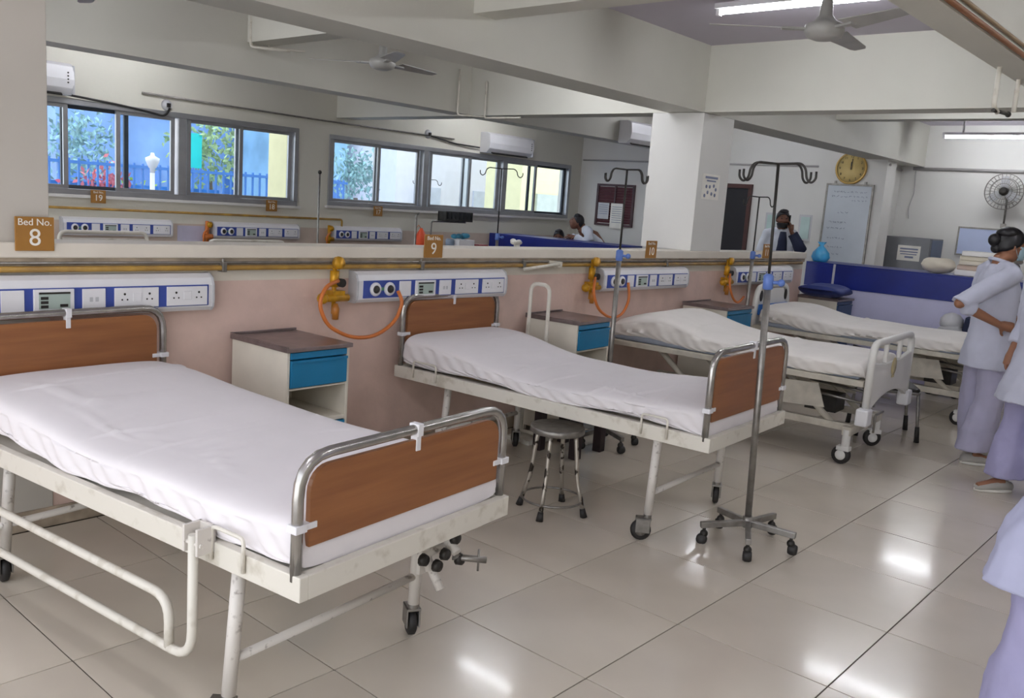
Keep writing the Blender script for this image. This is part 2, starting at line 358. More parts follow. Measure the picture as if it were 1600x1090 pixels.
# ---------------------------------------------------------------- helpers for things on walls
def socket_holes(g, x, z, y, s=1):
    for a, b, r in ((0, .016, .0055), (-.012, -.009, .004), (.012, -.009, .004)): g.cyl((x+a*s, y, z+b*s), (x+a*s, y-.001, z+b*s), r*s, n=8)
def make_panel():
    # origin: left end, bottom, on the wall; 1.27 x .18
    t = thing('bedhead_panel', 'x', 'medical panel')
    prof = [(0, 0), (-.055, 0), (-.075, .02), (-.08, .045), (-.08, .125), (-.065, .16), (-.035, .178), (0, .18)]
    obj('body', G().prism(prof, 0.012, 1.258, 'yz'), plw, t, bv=.002)
    e = obj('end_cap', G().prism([(a*1.03, b*1.02-.002) for a, b in prof], 0, .014, 'yz'), plg, t, bv=.003); k = e.copy(); COL.objects.link(k); k.location.x = 1.256
    obj('fascia', G().b2(.045, 1.235, -.083, -.079, .028, .128), bluef, t)
    for cx in (.13, .235):
        o = obj('gas_outlet', G().lathe([(.0, -.012), (.037, -.012), (.04, -.006), (.04, 0)], n=20, axis='y'), plw, t, (cx, -.083, .078))
        obj('outlet_socket', G().lathe([(0, -.006), (.022, -.006), (.024, 0)], n=16, axis='y'), darkm, o, (0, -.011, 0))
    obj('name_plate', G().b2(.155, .21, -.085, -.083, .07, .088), M('green_tag', '5f9a7c', .5), t)
    def plate(x0, x1): return obj('plate', G().b2(x0, x1, -.09, -.083, .032, .122), plw, t, bv=.002)
    plate(.31, .40)
    dsp = obj('alarm_display', G().b2(.435, .60, -.092, -.083, .030, .124), plw, t, bv=.002)
    obj('screen', G().b2(.455, .582, -.094, -.092, .04, .112), lcd, dsp)
    g = G().b2(.455, .582, -.096, -.094, .104, .112)
    for zz in (.045, .063, .081): g.b2(.462, .492, -.096, -.094, zz, zz+.012)
    g.b2(.540, .572, -.096, -.094, .048, .060)
    obj('display_mark', g, darkm, dsp)
    p = plate(.635, .735); g = G(); g.b2(.665, .679, -.0915, -.09, .065, .085).b2(.69, .704, -.0915, -.09, .065, .085); obj('socket_port', g, plg, p)
    for x0 in (.775, 1.02):
        p = plate(x0, x0+.205)
        g = G(); socket_holes(g, x0+.045, .078, -.091); socket_holes(g, x0+.16, .078, -.091); obj('socket_hole', g, darkm, p, kind='stuff')
        obj('rocker_switch', G().b2(x0+.082, x0+.122, -.094, -.09, .06, .1), plw, p, bv=.002)
    return t
PZ = .955
pan = make_panel()
labs = [('white and blue bedhead service panel behind the nearest bed 8', -.72, YW), ('white and blue bedhead service panel over the bed under sign 9', 1.425, YW), ('white and blue bedhead service panel behind the leaning drip stand', 3.80, YW), ('white and blue bedhead service panel at the far end of the partition', 5.93, YW),
        ('small service panel on the window wall below the number 19 sign', 1.88, YF), ('small service panel on the window wall left of the bare upright rod', 3.50, YF), ('small service panel on the window wall left of the orange bag', 5.14, YF)]
for i, (lb, x, y) in enumerate(labs):
    o = pan if i == 0 else dup(pan)
    o.location = (x, y, PZ); o['label'] = lb; o['group'] = 'bedhead service panels'
    if y > 3: o.scale = (.9, 1, 1)
# gas pipes
def pipe(nm, lb, pts, r, m, cat='pipe', fil=.03): return tag(obj(nm, G().tube(pts, r, 8, fil), m), lb, cat)
pipe('gas_pipe', 'yellow gas pipe running the length of the partition under its cap', [(-3.5, YW-.03, 1.158), (7.5, YW-.03, 1.158)], .013, gasp)
pipe('thin_pipe', 'thin grey conduit just above the yellow pipe on the partition', [(-3.5, YW-.02, 1.183), (7.5, YW-.02, 1.183)], .006, steeld)
pipe('gas_pipe', 'brown gas pipe along the window wall with a drop to the last panel', [(-.1, YF-.03, 1.225), (5.3, YF-.03, 1.215), (5.3, YF-.03, 1.12)], .013, gasp)
pipe('gas_pipe', 'dark conduit along the top of the left window', [(2.7, YF-.03, 2.42), (4.9, YF-.03, 2.40), (7.2, YF-.03, 2.40)], .010, steeld)
def clip_set(xs, y, z):
    for x, lb in xs: tag(obj('pipe_clip', G().b2(x-.012, x+.012, y-.05, y, z-.02, z+.03).cyl((x, y-.03, z+.02), (x, y-.03, z+.045), .006), steeld, bv=.002), lb, 'pipe clip', 'pipe clips')
clip_set([(.62, 'steel pipe clip on the partition between signs 8 and 9'), (1.95, 'steel pipe clip on the partition right under sign 9'), (2.9, 'steel pipe clip behind the cream slanting tube'), (4.75, 'steel pipe clip on the partition below the big column')], YW, 1.158)
# gas manifolds with orange hoses
def manifold(x, label, loop):
    t = thing('gas_manifold', label, 'gas regulator', (x, YW-.05, 0), 0, 'gas manifolds')
    obj('valve_body', G().cyl((0, 0, 1.20), (0, 0, .90), .013).cyl((0, 0, 1.14), (0, 0, 1.05), .026).cyl((-.09, -.02, .99), (.08, -.02, .99), .021).ball((-.09, -.02, .99), .032), yel, t)
    k = obj('valve_knob', G().lathe([(0, -.03), (.032, -.03), (.036, -.02), (.036, 0), (.015, .0)], axis='y', n=12), yel, t, (0, -.02, 1.185))
    obj('outlet', G().cyl((.02, -.05, 1.075), (.02, 0, 1.075), .024), darkm, t)
    obj('bracket', G().b2(-.03, .05, -.035, .04, 1.005, 1.03), yel, t)
    obj('drain_cup', G().lathe([(.018, 0), (.022, .06), (.01, .09)], c=(0, -.02, .87)), M('amber', 'b8762e', .3), t)
    obj('hose', G().tube(loop, .011, 8, .12), ora, t)
    return t
manifold(1.29, 'yellow gas manifold with a big orange hose loop left of bed 9 panel', [(-.02, -.06, 1.09), (-.13, -.10, 1.07), (-.19, -.12, .98), (-.14, -.13, .86), (.02, -.14, .78), (.20, -.14, .78), (.34, -.14, .86), (.385, -.14, .97), (.37, -.11, 1.03)])
manifold(3.68, 'yellow gas manifold with hose left of the third service panel', [(-.02, -.05, 1.07), (-.1, -.1, .96), (-.05, -.12, .84), (.12, -.12, .76), (.28, -.12, .78), (.36, -.12, .90), (.35, -.1, 1.03)])
manifold(5.80, 'yellow gas manifold with hose left of the farthest partition panel', [(-.03, -.05, 1.07), (-.11, -.1, .96), (-.05, -.12, .84), (.06, -.12, .80), (.16, -.12, .86)])
for x, lb in ((5.10, 'small yellow gas valve on the window wall beside the last panel'), (3.44, 'orange gas valve on the window wall left of the middle small panel')):
    t = thing('gas_valve', lb, 'gas regulator', (x, YF-.04, 0))
    obj('valve_body', G().cyl((0, 0, 1.14), (0, 0, .90), .02).cyl((-.05, -.02, .97), (.05, -.02, .97), .03), yel if x > 4 else ora, t)
    obj('valve_knob', G().ball((.02, -.02, 1.10), .035), yel, t); obj('hose', G().tube([(.0, -.04, 1.05), (-.08, -.07, 1.02), (-.08, -.07, .88)], .01, 8, .04), ora, t)
# ---------------------------------------------------------------- casters
def caster(parent, x, y, r=.05, h=.14, ang=0, hub=None, tread=None):
    c = obj('caster', G().cyl((0, 0, h), (0, 0, h-.03), .02).b2(-.026, -.019, -.015, .055, r*.8, h-.025).b2(.019, .026, -.015, .055, r*.8, h-.025).b2(-.026, .026, -.02, .055, h-.035, h-.025), steeld, parent, (x, y, 0), (0, 0, ang), bv=.003)
    w = obj('wheel', G().lathe([(.0, -.014), (r*.8, -.016), (r, -.010), (r, .010), (r*.8, .016), (0, .014)], axis='x', n=20), tread or rubber, c, (0, .028, r))
    obj('hub', G().lathe([(0, -.0175), (r*.55, -.0175), (r*.55, .0175), (0, .0175)], axis='x', n=14), hub or steeld, c, (0, .028, r))
    return c
def smooth(a, b, x): t = max(0, min(1, (x-a)/(b-a))); return t*t*(3-2*t)
def bed_sheet(w, L, z0, thick, prof, seed, creases=26, n=130, m=240, rough=.007):
    rnd = random.Random(seed)
    cr = []
    for _ in range(creases):
        cx, cy, a = rnd.uniform(-.35, .35), rnd.uniform(.2, L-.2), rnd.choice([rnd.uniform(-.5, .5), rnd.uniform(1.2, 1.9)])
        cr.append((cx, cy, math.cos(a), math.sin(a), rnd.uniform(.06, .28), rnd.uniform(.005, .011), rnd.uniform(.006, .014)))
    g = G(); rings = []
    R = .055
    for i in range(m+1):
        v = L*i/m
        e = min(v, L-v); sh = 1 if e > R else math.sqrt(max(0, 1-((R-e)/R)**2))
        hw = w/2-.02*(1-sh); top = z0+thick*(.35+.65*sh)+prof(v); ring = []
        zb = z0+prof(v)*.12-.004
        for k in range(n):
            a = 2*PI*k/n; ca, sa = math.cos(a), math.sin(a); ex = .28
            px = hw*math.copysign(abs(ca)**ex, ca); q = math.copysign(abs(sa)**.42, sa)
            mid = (top+zb)/2; pz = mid+q*(top-zb)/2
            if sa > .1:
                pz += .010*(1-(px/hw)**2)
                for (cx, cy, c1, s1, ln, am, wd) in cr:
                    du = (px-cx)*c1+(v-cy)*s1; dv = -(px-cx)*s1+(v-cy)*c1+.02*math.sin(du*9)
                    if abs(du) < ln*1.5 and abs(dv) < wd*4: pz += am*math.exp(-(dv/wd)**2)*math.exp(-(du/ln)**4)*sh
                pz += rough*(math.sin(5*px+3*v+seed)+math.sin(9*v-4*px))*.5
            elif abs(ca) > .8: px += .006*math.sin(v*23+seed)*sh+.004*math.sin(v*61+k)
            if sa < -.1 and abs(ca) > .5: pz += .012*math.sin(v*7+seed)
            ring.append((px, v, pz))
        rings.append(ring)
    g.loft(rings); return g
def board(parent, name, w, z0, zt, bz0, y, front, tube_r=.016, label=None):
    cr = .11
    h = obj(name, G().tube([(-w/2, y, z0), (-w/2, y, zt), (w/2, y, zt), (w/2, y, z0)], tube_r, 12, cr), chrome, parent)
    iw = w/2-.036; it = zt-.03; pts = [(-iw, bz0), (iw, bz0)]
    for k in range(7): a = PI/2*k/6; pts.append((iw-.07+.07*math.cos(a), it-.07+.07*math.sin(a)))
    for k in range(7): a = PI/2+PI/2*k/6; pts.append((-iw+.07+.07*math.cos(a), it-.07+.07*math.sin(a)))
    obj('wood_panel', G().prism(pts, y-.009, y+.009), wood, h, bv=.002)
    for sx in (-1, 1): obj('clip', G().b2(sx*w/2-.02, sx*w/2+.02, y-.019, y+.019, bz0+.05, bz0+.072).b2(*sorted((sx*(w/2-.06), sx*(w/2-.01))), y-.013, y+.013, bz0+.052, bz0+.070), plw, h, bv=.002)
    obj('clip', G().b2(-.012, .012, y-.019, y+.019, zt-.02, zt+.019).b2(-.010, .010, y-.013, y+.013, zt-.065, zt-.01), plw, h, bv=.002)
    return h
def steel_bed(label, x, y, rz, ftop, prof, seed, w=.9, L=2.03, crank=False, rail=False):
    t = thing('hospital_bed', label, 'bed', (x, y, 0), rz, 'wood-ended steel beds')
    z0, z1 = .50, .57
    g = G().b2(-w/2, -w/2+.032, 0, L, z0, z1).b2(w/2-.032, w/2, 0, L, z0, z1).b2(-w/2+.032, w/2-.032, 0, .032, z0, z1).b2(-w/2+.032, w/2-.032, L-.032, L, z0, z1)
    obj('frame', g, bedw, t, bv=.003)
    obj('bed_base', G().b2(-w/2+.032, w/2-.032, .032, L-.032, z0+.045, z0+.055), bedw, t)
    for sy in (.28, 1.70):
        for sx in (-1, 1):
            lx = -w/2+(.0 if sy < 1 else .06) if sx < 0 else w/2-.15
            lg = obj('leg', G().cyl((.03 if sx < 0 else .01, 0, z0+.01), (0, 0, .13), .021), legw, t, (lx, sy, 0))
            caster(lg, 0, 0, ang=random.uniform(-1.2, .9) if (sx, sy) != (-1, .28) else .6)
        obj('stretcher', G().cyl((-w/2+.01, sy, .235), (w/2-.15, sy, .235), .014), legw, t)
    board(t, 'footboard', w-.03, z1-.02, ftop, .635, .034, True)
    board(t, 'headboard', w-.04, z1-.02, .985, .70, L-.03, False)
    for sx, ys in ((-1, (.22, .36)), (-1, (1.72, 1.90)), (1, (.22, .36))):
        obj('side_bracket', G().tube([(sx*(w/2+.007), ys[0], z0+.02), (sx*(w/2+.007), ys[0], z1+.05), (sx*(w/2+.007), ys[1], z1+.05), (sx*(w/2+.007), ys[1], z0+.02)], .006, 8, .02), bedw, t)
    mt = obj('mattress', G().b2(-.37, .37, .05, L-.06, z1-.01, z1+.03), tanm, t, bv=.02)
    obj('sheet', bed_sheet(w-.035, L-.07, z1-.002, .128, prof, seed), sheetm, mt, (0, .035, 0))
    if crank:
        lx = w/2-.15
        c = obj('crank', G().cyl((lx+.05, .30, .48), (lx+.03, .12, .36), .017).cyl((lx-.06, .24, .50), (lx-.04, .18, .30), .017).cyl((lx-.08, .19, .36), (lx+.06, .19, .36), .015).cyl((lx, .22, .30), (lx, .16, .22), .016).b2(lx-.03, lx+.03, .235, .25, .26, .48), legw, t)
        for p in ((lx-.06, .16, .44), (lx-.05, .15, .33), (lx+.03, .14, .41), (lx-.01, .15, .36), (lx+.05, .13, .33), (lx-.10, .17, .36), (lx+.01, .2, .46)):
            obj('bolt', G().lathe([(.0, -.02), (.019, -.02), (.023, 0), (0, .0)], axis='y', n=10), darkm, c, p)
        obj('crank_handle', G().cyl((lx+.03, .14, .34), (lx+.11, .05, .33), .012).cyl((lx+.09, .07, .37), (lx+.09, .07, .29), .004), steeld, c)
        obj('gusset_plate', G().prism([(.02, .50), (lx-.06, .50), (lx-.06, .35), (lx-.12, .36)], .24, .25), bedw, t)
    if rail:
        X = -w/2-.045
        r_ = obj('side_rail', G().tube([(X, .39, .595), (X, .39, .215), (X, 2.0, .215), (X, 2.0, .595)], .0145, 10, .09).tube([(X, .50, .215), (X, .50, .37), (X, 1.72, .37), (X, 1.72, .215)], .0145, 10, .09), bedw, t)
        obj('rail_clamp', G().b2(X-.012, X+.05, .355, .365, .54, .62).b2(X-.012, X+.05, .415, .425, .54, .62).b2(X+.04, X+.05, .355, .425, .54, .62).cyl((X, .35, .57), (X, .43, .57), .007), legw, r_, bv=.002)
    return t
steel_bed('nearest bed, wood-panelled ends, white sheet and lowered tube side rail', .055, -1.515, .115, .885, lambda v: .055*smooth(.9, 1.75, v)-.01*smooth(0, .3, v)+.01, 3, w=.95, crank=True, rail=True)
steel_bed('wood-ended bed under sign 9 with white sheet, beside the drip stand', 2.34, -1.47, .06, .965, lambda v: .065*smooth(1.2, 1.85, v)-.035*math.exp(-((v-.9)/.5)**2)+.0, 11, w=.93, L=2.065)
# ---------------------------------------------------------------- plastic-ended adjustable beds
abs_w = M('bed_plastic', 'dcdad6', .4, var=.02)
frm = M('bed_frame_beige', 'c9c2b4', .45, var=.12, scale=10)
def plastic_foot(parent, w, name='footboard', z0=.36, z1=.87, y=0):
    # outer loop rail, posts and lower panel
    f = obj(name, G().tube([(-w/2+.02, y, z0+.02), (-w/2+.02, y, z1-.02), (w/2-.02, y, z1-.02), (w/2-.02, y, z0+.02)], .024, 12, .10), abs_w, parent)
    zm = z1-.13
    g = G(); n = 20; pts = []
    for k in range(n+1): a = -1+2*k/n; pts.append((a*(w/2-.03), zm-.02-.03*(1-abs(a))**0-.035*math.cos(a*PI/2)+.035))
    for k in range(n+1): a = 1-2*k/n; pts.append((a*(w/2-.03), z0+.03+.10*max(0, math.cos(a*PI/2))**.7))
    g.prism(pts, y-.018, y+.018)
    for px in (-w*.17, w*.17): g.cyl((px, y, zm-.04), (px, y, z1-.02), .016)
    obj('end_panel', g, abs_w, f, bv=.006)
    for sx in (-1, 1): obj('bumper_block', G().b2(sx*w/2-.055, sx*w/2+.055, y-.04, y+.04, z0-.04, z0+.07), plw, f, bv=.012)
    return f
def icu_bed(label, x, y, rz, prof, seed, head, sheet=sheetb, w=.95):
    t = thing('adjustable_bed', label, 'bed', (x, y, 0), rz, 'plastic-ended adjustable beds')
    L = 2.02
    obj('upper_frame', G().b2(-w/2+.02, -w/2+.06, .04, L, .555, .595).b2(w/2-.06, w/2-.02, .04, L, .555, .595).b2(-w/2+.06, w/2-.06, .05, .09, .555, .595).b2(-w/2+.06, w/2-.06, L-.05, L, .555, .595).b2(-w/2+.06, w/2-.06, .09, L-.05, .58, .59), frm, t, bv=.004)
    obj('lower_frame', G().b2(-.33, -.28, .12, L-.1, .22, .27).b2(.28, .33, .12, L-.1, .22, .27).b2(-.38, .38, .10, .16, .20, .26).b2(-.38, .38, L-.2, L-.14, .20, .26), frm, t, bv=.004)
    for sx in (-1, 1):
        for ya, yb in ((.25, .62), (1.25, 1.62)):
            obj('lift_arm', G().tube([(sx*.3, ya, .25), (sx*.3, yb, .56)], .022, 8), frm, t)
        obj('lift_plate', G().prism([(.30, .36), (.80, .33), (.72, .50), (.36, .52)], sx*.36-.005, sx*.36+.005, 'yz'), frm, t)
    obj('actuator', G().cyl((0, .4, .34), (0, 1.2, .46), .035).b2(-.10, .10, .30, .52, .28, .40), darkm, t)
    obj('crank_rod', G().tube([(-.2, .02, .40), (-.2, .6, .44)], .01, 8), steeld, t); obj('crank_rod', G().tube([(.2, .02, .40), (.2, .6, .44)], .01, 8), steeld, t)
    obj('crank_rod', G().tube([(-.12, -.02, .36), (-.3, -.02, .36), (-.3, -.02, .24)], .008, 8, .02), steeld, t)
    for sy in (.13, L-.17):
        for sx in (-1, 1):
            c = obj('caster', G().cyl((0, 0, .24), (0, 0, .10), .028).tube([(-.0, -.02, .10), (0, .03, .11), (0, .065, .06)], .012, 8).b2(-.03, .03, -.035, .05, .095, .125), abs_w, t, (sx*.36, sy, 0), (0, 0, .35*sx+(.3 if sy < 1 else -.4)), bv=.006)
            wl = obj('wheel', G().lathe([(0, -.018), (.055, -.02), (.0625, -.012), (.0625, .012), (.055, .02), (0, .018)], axis='x', n=22), rubber, c, (0, .02, .0625))
            obj('hub_cap', G().lathe([(0, -.026), (.030, -.024), (.036, -.018), (.036, .018), (.030, .024), (0, .026)], axis='x', n=18), abs_w, c, (0, .02, .0625))
    fb = plastic_foot(t, w+.06) if head != 'nofoot' else obj('end_rail', G().tube([(-w/2+.03, -.0, .50), (-w/2+.03, 0, .62), (w/2-.03, 0, .62), (w/2-.03, 0, .50)], .016, 10, .05), frm, t)
    if head != 'nofoot': obj('emblem', G().lathe([(0, 0), (.062, 0), (.062, .003), (0, .003)], axis='y', n=20).b2(-.03, .03, -.001, .003, -.075, -.06), M('beige_print', 'c8b98f', .5), fb, (0, -.022, .66))
    mt = obj('mattress', G().b2(-.42, .42, .08, L-.06, .592, .64), M('mattress_blue_grey', '9aa1b0', .7), t, bv=.02)
    obj('sheet', bed_sheet(.88, L-.09, .60, .125, prof, seed, 14, 90, 140), sheet, mt, (0, .045, 0))
    if head == 'low': obj('head_rail', G().tube([(-.4, L, .58), (-.4, L, .63), (.4, L, .63), (.4, L, .58)], .012, 8, .03), frm, t)
    return t
icu_bed('adjustable bed with white moulded plastic footboard and raised head end', 4.50, -1.42, .07, lambda v: .115*math.exp(-((v-1.55)/.33)**2)-.015, 21, 'low', w=.96)
icu_bed('farthest ward bed with white and blue headboard, foot beside the nurse', 6.62, -1.60, .03, lambda v: .075*smooth(1.2, 1.75, v)-.01, 33, 'nofoot', sheetb, w=.94)
b = [o for o in COL.objects if o.get('label', '').startswith('farthest ward')][0]
L_ = 2.02
hb = obj('headboard', G().tube([(-.36, L_+.03, .50), (-.40, L_+.03, .70), (-.34, L_+.03, .93), (-.2, L_+.03, .965), (.2, L_+.03, .965), (.34, L_+.03, .93), (.40, L_+.03, .70), (.36, L_+.03, .50)], .028, 12, .06), abs_w, b)
obj('end_panel', G().prism([(-.36, .56), (.36, .56), (.365, .70), (.24, .93), (-.24, .93), (-.365, .70)], L_+.015, L_+.045), abs_w, hb, bv=.006)
obj('blue_panel', G().prism([(-.34, .68), (.34, .68), (.33, .78), (-.33, .78)], L_-.005, L_+.014), M('headboard_blue', '2f6fbf', .4), hb, bv=.002)
for sx in (-1, 1): obj('grip_slot', G().ball((sx*.29, L_+.012, .86), (.035, .008, .055)), darkm, hb)
# ---------------------------------------------------------------- bedside lockers
def locker(label, x, y, rz, w=.44, d=.45, h=.82, fr=blued, group='bedside lockers'):
    t = thing('bedside_locker', label, 'locker', (x, y, 0), rz, group)
    q = .018
    g = G().b2(-w/2, -w/2+q, 0, d, .04, h-.02).b2(w/2-q, w/2, 0, d, .04, h-.02).b2(-w/2+q, w/2-q, d-q, d, .04, h-.02).b2(-w/2+q, w/2-q, 0, d-q, .04, .07).b2(-w/2+q, w/2-q, 0, d-q, .43, .45).b2(-w/2+q, w/2-q, .0, d-q, h-.21, h-.20)
    for sx in (-1, 1):
        for yy in (.02, d-.04): g.b2(sx*(w/2-.02)-.015, sx*(w/2-.02)+.015, yy, yy+.03, 0, .04)
    obj('cabinet_body', g, cabm, t, bv=.002)
    obj('steel_top', G().b2(-w/2-.01, w/2+.01, -.015, d+.005, h-.02, h).b2(-w/2-.01, w/2+.01, d-.005, d+.005, h, h+.012).b2(-w/2-.01, -w/2, -.015, d, h, h+.010), cabtop, t, bv=.002)
    obj('pull_shelf', G().b2(-w/2+q+.003, w/2-q-.003, -.006, .02, h-.055, h-.024), fr, t, bv=.001)
    obj('drawer', G().b2(-w/2+q+.003, w/2-q-.003, -.010, .02, h-.195, h-.062).b2(-w/2+q+.003, w/2-q-.003, -.016, -.008, h-.075, h-.062), fr, t, bv=.001)
    dr = obj('door', G().b2(-w/2+q+.003, w/2-q-.003, -.008, .01, .075, .425), fr, t, bv=.001)
    obj('door_knob', G().ball((w/2-.07, -.018, .32), .010), chrome, dr)
    return t
locker('bedside locker with blue drawer between the two wood-ended beds', .88, .13, .03, .38, .46)
locker('bedside locker with blue drawer behind the mattress of bed 9', 3.20, .16, .09, .44, .42)
locker('bedside locker with blue drawer right of the third service panel', 5.35, .17, .03, .50, .42)
locker('grey locker with dark blue front under the blue pillow', 7.62, .12, .0, .44, .42, fr=M('locker_navy', '2f4a74', .45))
pil = obj('pillow', G(), navy)
g = G(); rings = []
for i in range(25):
    u = -1+2*i/24; ru = (1-abs(u)**3.2)**.5; ring = []
    for k in range(20):
        a = 2*PI*k/20; ring.append((u*.36, .22*(.75+.25*ru)*math.copysign(abs(math.cos(a))**.7, math.cos(a)), .065*ru*math.sin(a)+.012*math.sin(4*u)))
    rings.append(ring)
g.loft(rings); bpy.data.objects.remove(pil)
pil = obj('pillow', g, M('pillow_blue', '23357c', .6, var=.1, bump=.2, bscale=12), loc=(7.52, .30, .896), rot=(0, .05, .1)); tag(pil, 'dark blue pillow lying on the locker beside the wall end', 'pillow')
# ---------------------------------------------------------------- stool
t = thing('round_stool', 'worn round steel stool with rubber feet beside bed 9', 'stool', (1.80, -.67, 0), .1)
obj('seat', G().lathe([(0, .455), (.132, .455), (.138, .462), (.142, .452), (.142, .432), (.138, .428), (0, .432)], n=36), steeld, t)
wornm = M('worn_chrome', 'b5aea4', .35, .7, var=.4, scale=22, h2='3a332d', lo=.40, hi=.47)
for a in (.25, .25+PI/2, .25+PI, .25+1.5*PI):
    c, s = math.cos(a), math.sin(a)
    lg = obj('leg', G().tube([(c*.10, s*.10, .435), (c*.115, s*.115, .33), (c*.125, s*.125, .2), (c*.175, s*.175, .02)], .0115, 10, .06), wornm, t)
    obj('rubber_foot', G().cyl((c*.168, s*.168, .045), (c*.18, s*.18, 0), .014, .019), rubber, lg)
obj('foot_ring', G().tube([(math.cos(a)*.160, math.sin(a)*.160, .075) for a in [2*PI*k/32 for k in range(32)]], .006, 6, closed=True), steeld, t)
# ---------------------------------------------------------------- drip stands
def drip_stand(label, x, y, rz, top=1.86, clampz=1.28, base=True, hooks=4, lean=0, hw=.20, mat=steeld, ba=.15):
    t = thing('drip_stand', label, 'drip stand', (x, y, 0), rz, 'drip stands'); t.rotation_euler = (0, lean, rz)
    obj('pole', G().cyl((0, 0, .10), (0, 0, clampz), .0165), mat, t)
    obj('upper_rod', G().cyl((0, 0, clampz-.02), (0, 0, top), .007), darkm, t)
    obj('height_clamp', G().lathe([(.017, -.035), (.024, -.03), (.024, .03), (.012, .04)]).cyl((0, 0, 0), (.05, -.02, 0), .009).ball((.055, -.022, 0), .018), M('clamp_blue', '5b78bd', .4), t, (0, 0, clampz))
    if hooks:
        hk = G()
        for a in ([-.22, PI-.22, .22, PI+.22] if hooks == 4 else [0, PI]):
            c, s = math.cos(a), math.sin(a); q = hw
            hk.tube([(0, 0, top), (c*q*.6, s*q*.6, top+.005), (c*q*.72, s*q*.72, top-.02), (c*q*.76, s*q*.76, top-.065), (c*q*.88, s*q*.88, top-.085), (c*q, s*q, top-.065), (c*q, s*q, top-.03)], .0055, 7, .02)
        obj('hook', hk, darkm, t)
    if base:
        hub = obj('base_hub', G().cyl((0, 0, .09), (0, 0, .145), .024), mat, t)
        for k in range(5):
            a = 2*PI*k/5+ba; c, s = math.cos(a), math.sin(a)
            lg = obj('base_arm', G().box((c*.125, s*.125, .105), (.22, .026, .03), (0, .06, a)), mat, t, bv=.003)
            cs = obj('caster', G().cyl((c*.215, s*.215, .10), (c*.215, s*.215, .05), .008).ball((c*.215, s*.215, .055), (.02, .02, .02)), darkm, lg)
            obj('wheel', G().lathe([(0, -.022), (.022, -.02), (.027, -.010), (.027, .010), (.022, .02), (0, .022)], axis='x', n=16), rubber, cs, (c*.225, s*.225, .027), (0, 0, a+.4*k))
    return t
drip_stand('tall steel drip stand at the foot of bed 9, blue clamp and five-arm base', 2.215, -1.575, -.85, 1.84, 1.295, lean=-.032, hw=.17, ba=-.546)
drip_stand('drip stand standing behind the middle of bed 9, hooks before the notice board', 3.12, -.05, -.85, 1.84, 1.285, lean=.0, hw=.14)
drip_stand('thin drip stand standing beside the blue and white headboard', 5.80, .33, -.85, 1.785, 1.26, hooks=2, hw=.14)
drip_stand('drip stand beyond the partition in front of the second window', 5.42, 3.15, -.85, 1.93, 1.2, hooks=2, hw=.23)
drip_stand('short drip stand standing far outside the second window', 8.2, 7.3, -.85, 1.85, 1.2, hooks=2, hw=.23)
r_ = thing('upright_rod', 'bare upright rod with a knob beyond the partition between the windows', 'rod', (4.30, 4.85, 0)); obj('rod', G().cyl((0, 0, .02), (0, 0, 1.74), .011), steeld, r_); obj('knob', G().ball((0, 0, 1.76), .022), darkm, r_); obj('foot_plate', G().lathe([(0, 0), (.14, 0), (.13, .02), (0, .03)]), darkm, r_)
tag(obj('grab_rail', G().tube([(2.78, .24, .05), (2.78, .24, 1.06), (2.78, .40, 1.06), (2.78, .40, .05)], .013, 10, .06).tube([(2.78, .24, .05), (2.78, .40, .05)], .013, 8).b2(2.66, 2.90, .22, .42, 0, .03), bedw), 'white inverted U tube frame standing before the second locker', 'tube frame')
tag(obj('slanted_tube', G().cyl((2.88, YW-.06, 1.135), (3.2, YW-.12, 1.175), .011).b2(3.19, 3.21, YW-.13, YW, 1.15, 1.19), bedw), 'short cream tube slanting over the yellow pipe above the second locker', 'tube')
# ---------------------------------------------------------------- signs
def sign(label, x, y, z, w, h, lines, mat=brown):
    t = thing('number_sign', label, 'sign', (x, y, z))
    obj('plate', G().b2(-w/2, w/2, -.006, 0, -h/2, h/2), mat, t, bv=.002)
    for body, size, dz in lines: text('lettering', body, size, signw, t, (0, -.0065, dz), (PI/2, 0, 0))
    return t
sign('brown bed number 8 sign on the left column', -.255, YW-.03, 1.307, .155, .142, [('Bed No.', .040, .048), ('8', .10, -.018)])
sign('brown bed number 9 sign on the partition cap', 2.045, YW-.027, 1.28, .155, .142, [('Bed No.', .034, .048), ('9', .10, -.018)])
sign('brown bed number 10 sign below the big column', 4.50, YW-.027, 1.28, .16, .142, [('Bed No.', .034, .048), ('10', .09, -.018)])
sign('brown bed number 11 sign on the cap before the man on the phone', 6.62, YW-.027, 1.28, .16, .142, [('Bed No.', .034, .048), ('11', .09, -.018)])
for x, n_, lb in ((2.24, '19', 'brown number 19 sign under the left part of the left window'), (4.25, '18', 'small brown number sign under the right end of the left window'), (5.86, '17', 'small brown number sign under the second window')):
    sign(lb, x, YF-.052, 1.345, .15, .13, [('Bed No.', .03, .042), (n_, .085, -.015)])
ps = thing('poster', 'white poster with small pictures on the column face', 'poster', (5.41, YW-.004, 1.84))
obj('sheet', G().b2(-.15, .15, -.003, 0, -.11, .11), signw, ps)
g = G().b2(-.11, .11, -.005, -.003, .07, .09).b2(-.08, .08, -.005, -.003, .045, .058)
for a, b in ((-.08, 0), (-.02, .0), (.05, .01), (.09, -.02), (-.05, -.05), (.02, -.06), (.08, -.07), (-.1, -.08)): g.lathe([(0, -.005), (.016, -.005), (.016, -.003), (0, -.003)], c=(a, 0, b), n=10, axis='y')
obj('print', g, M('grey_print', '8087a0', .7), ps, kind='stuff')
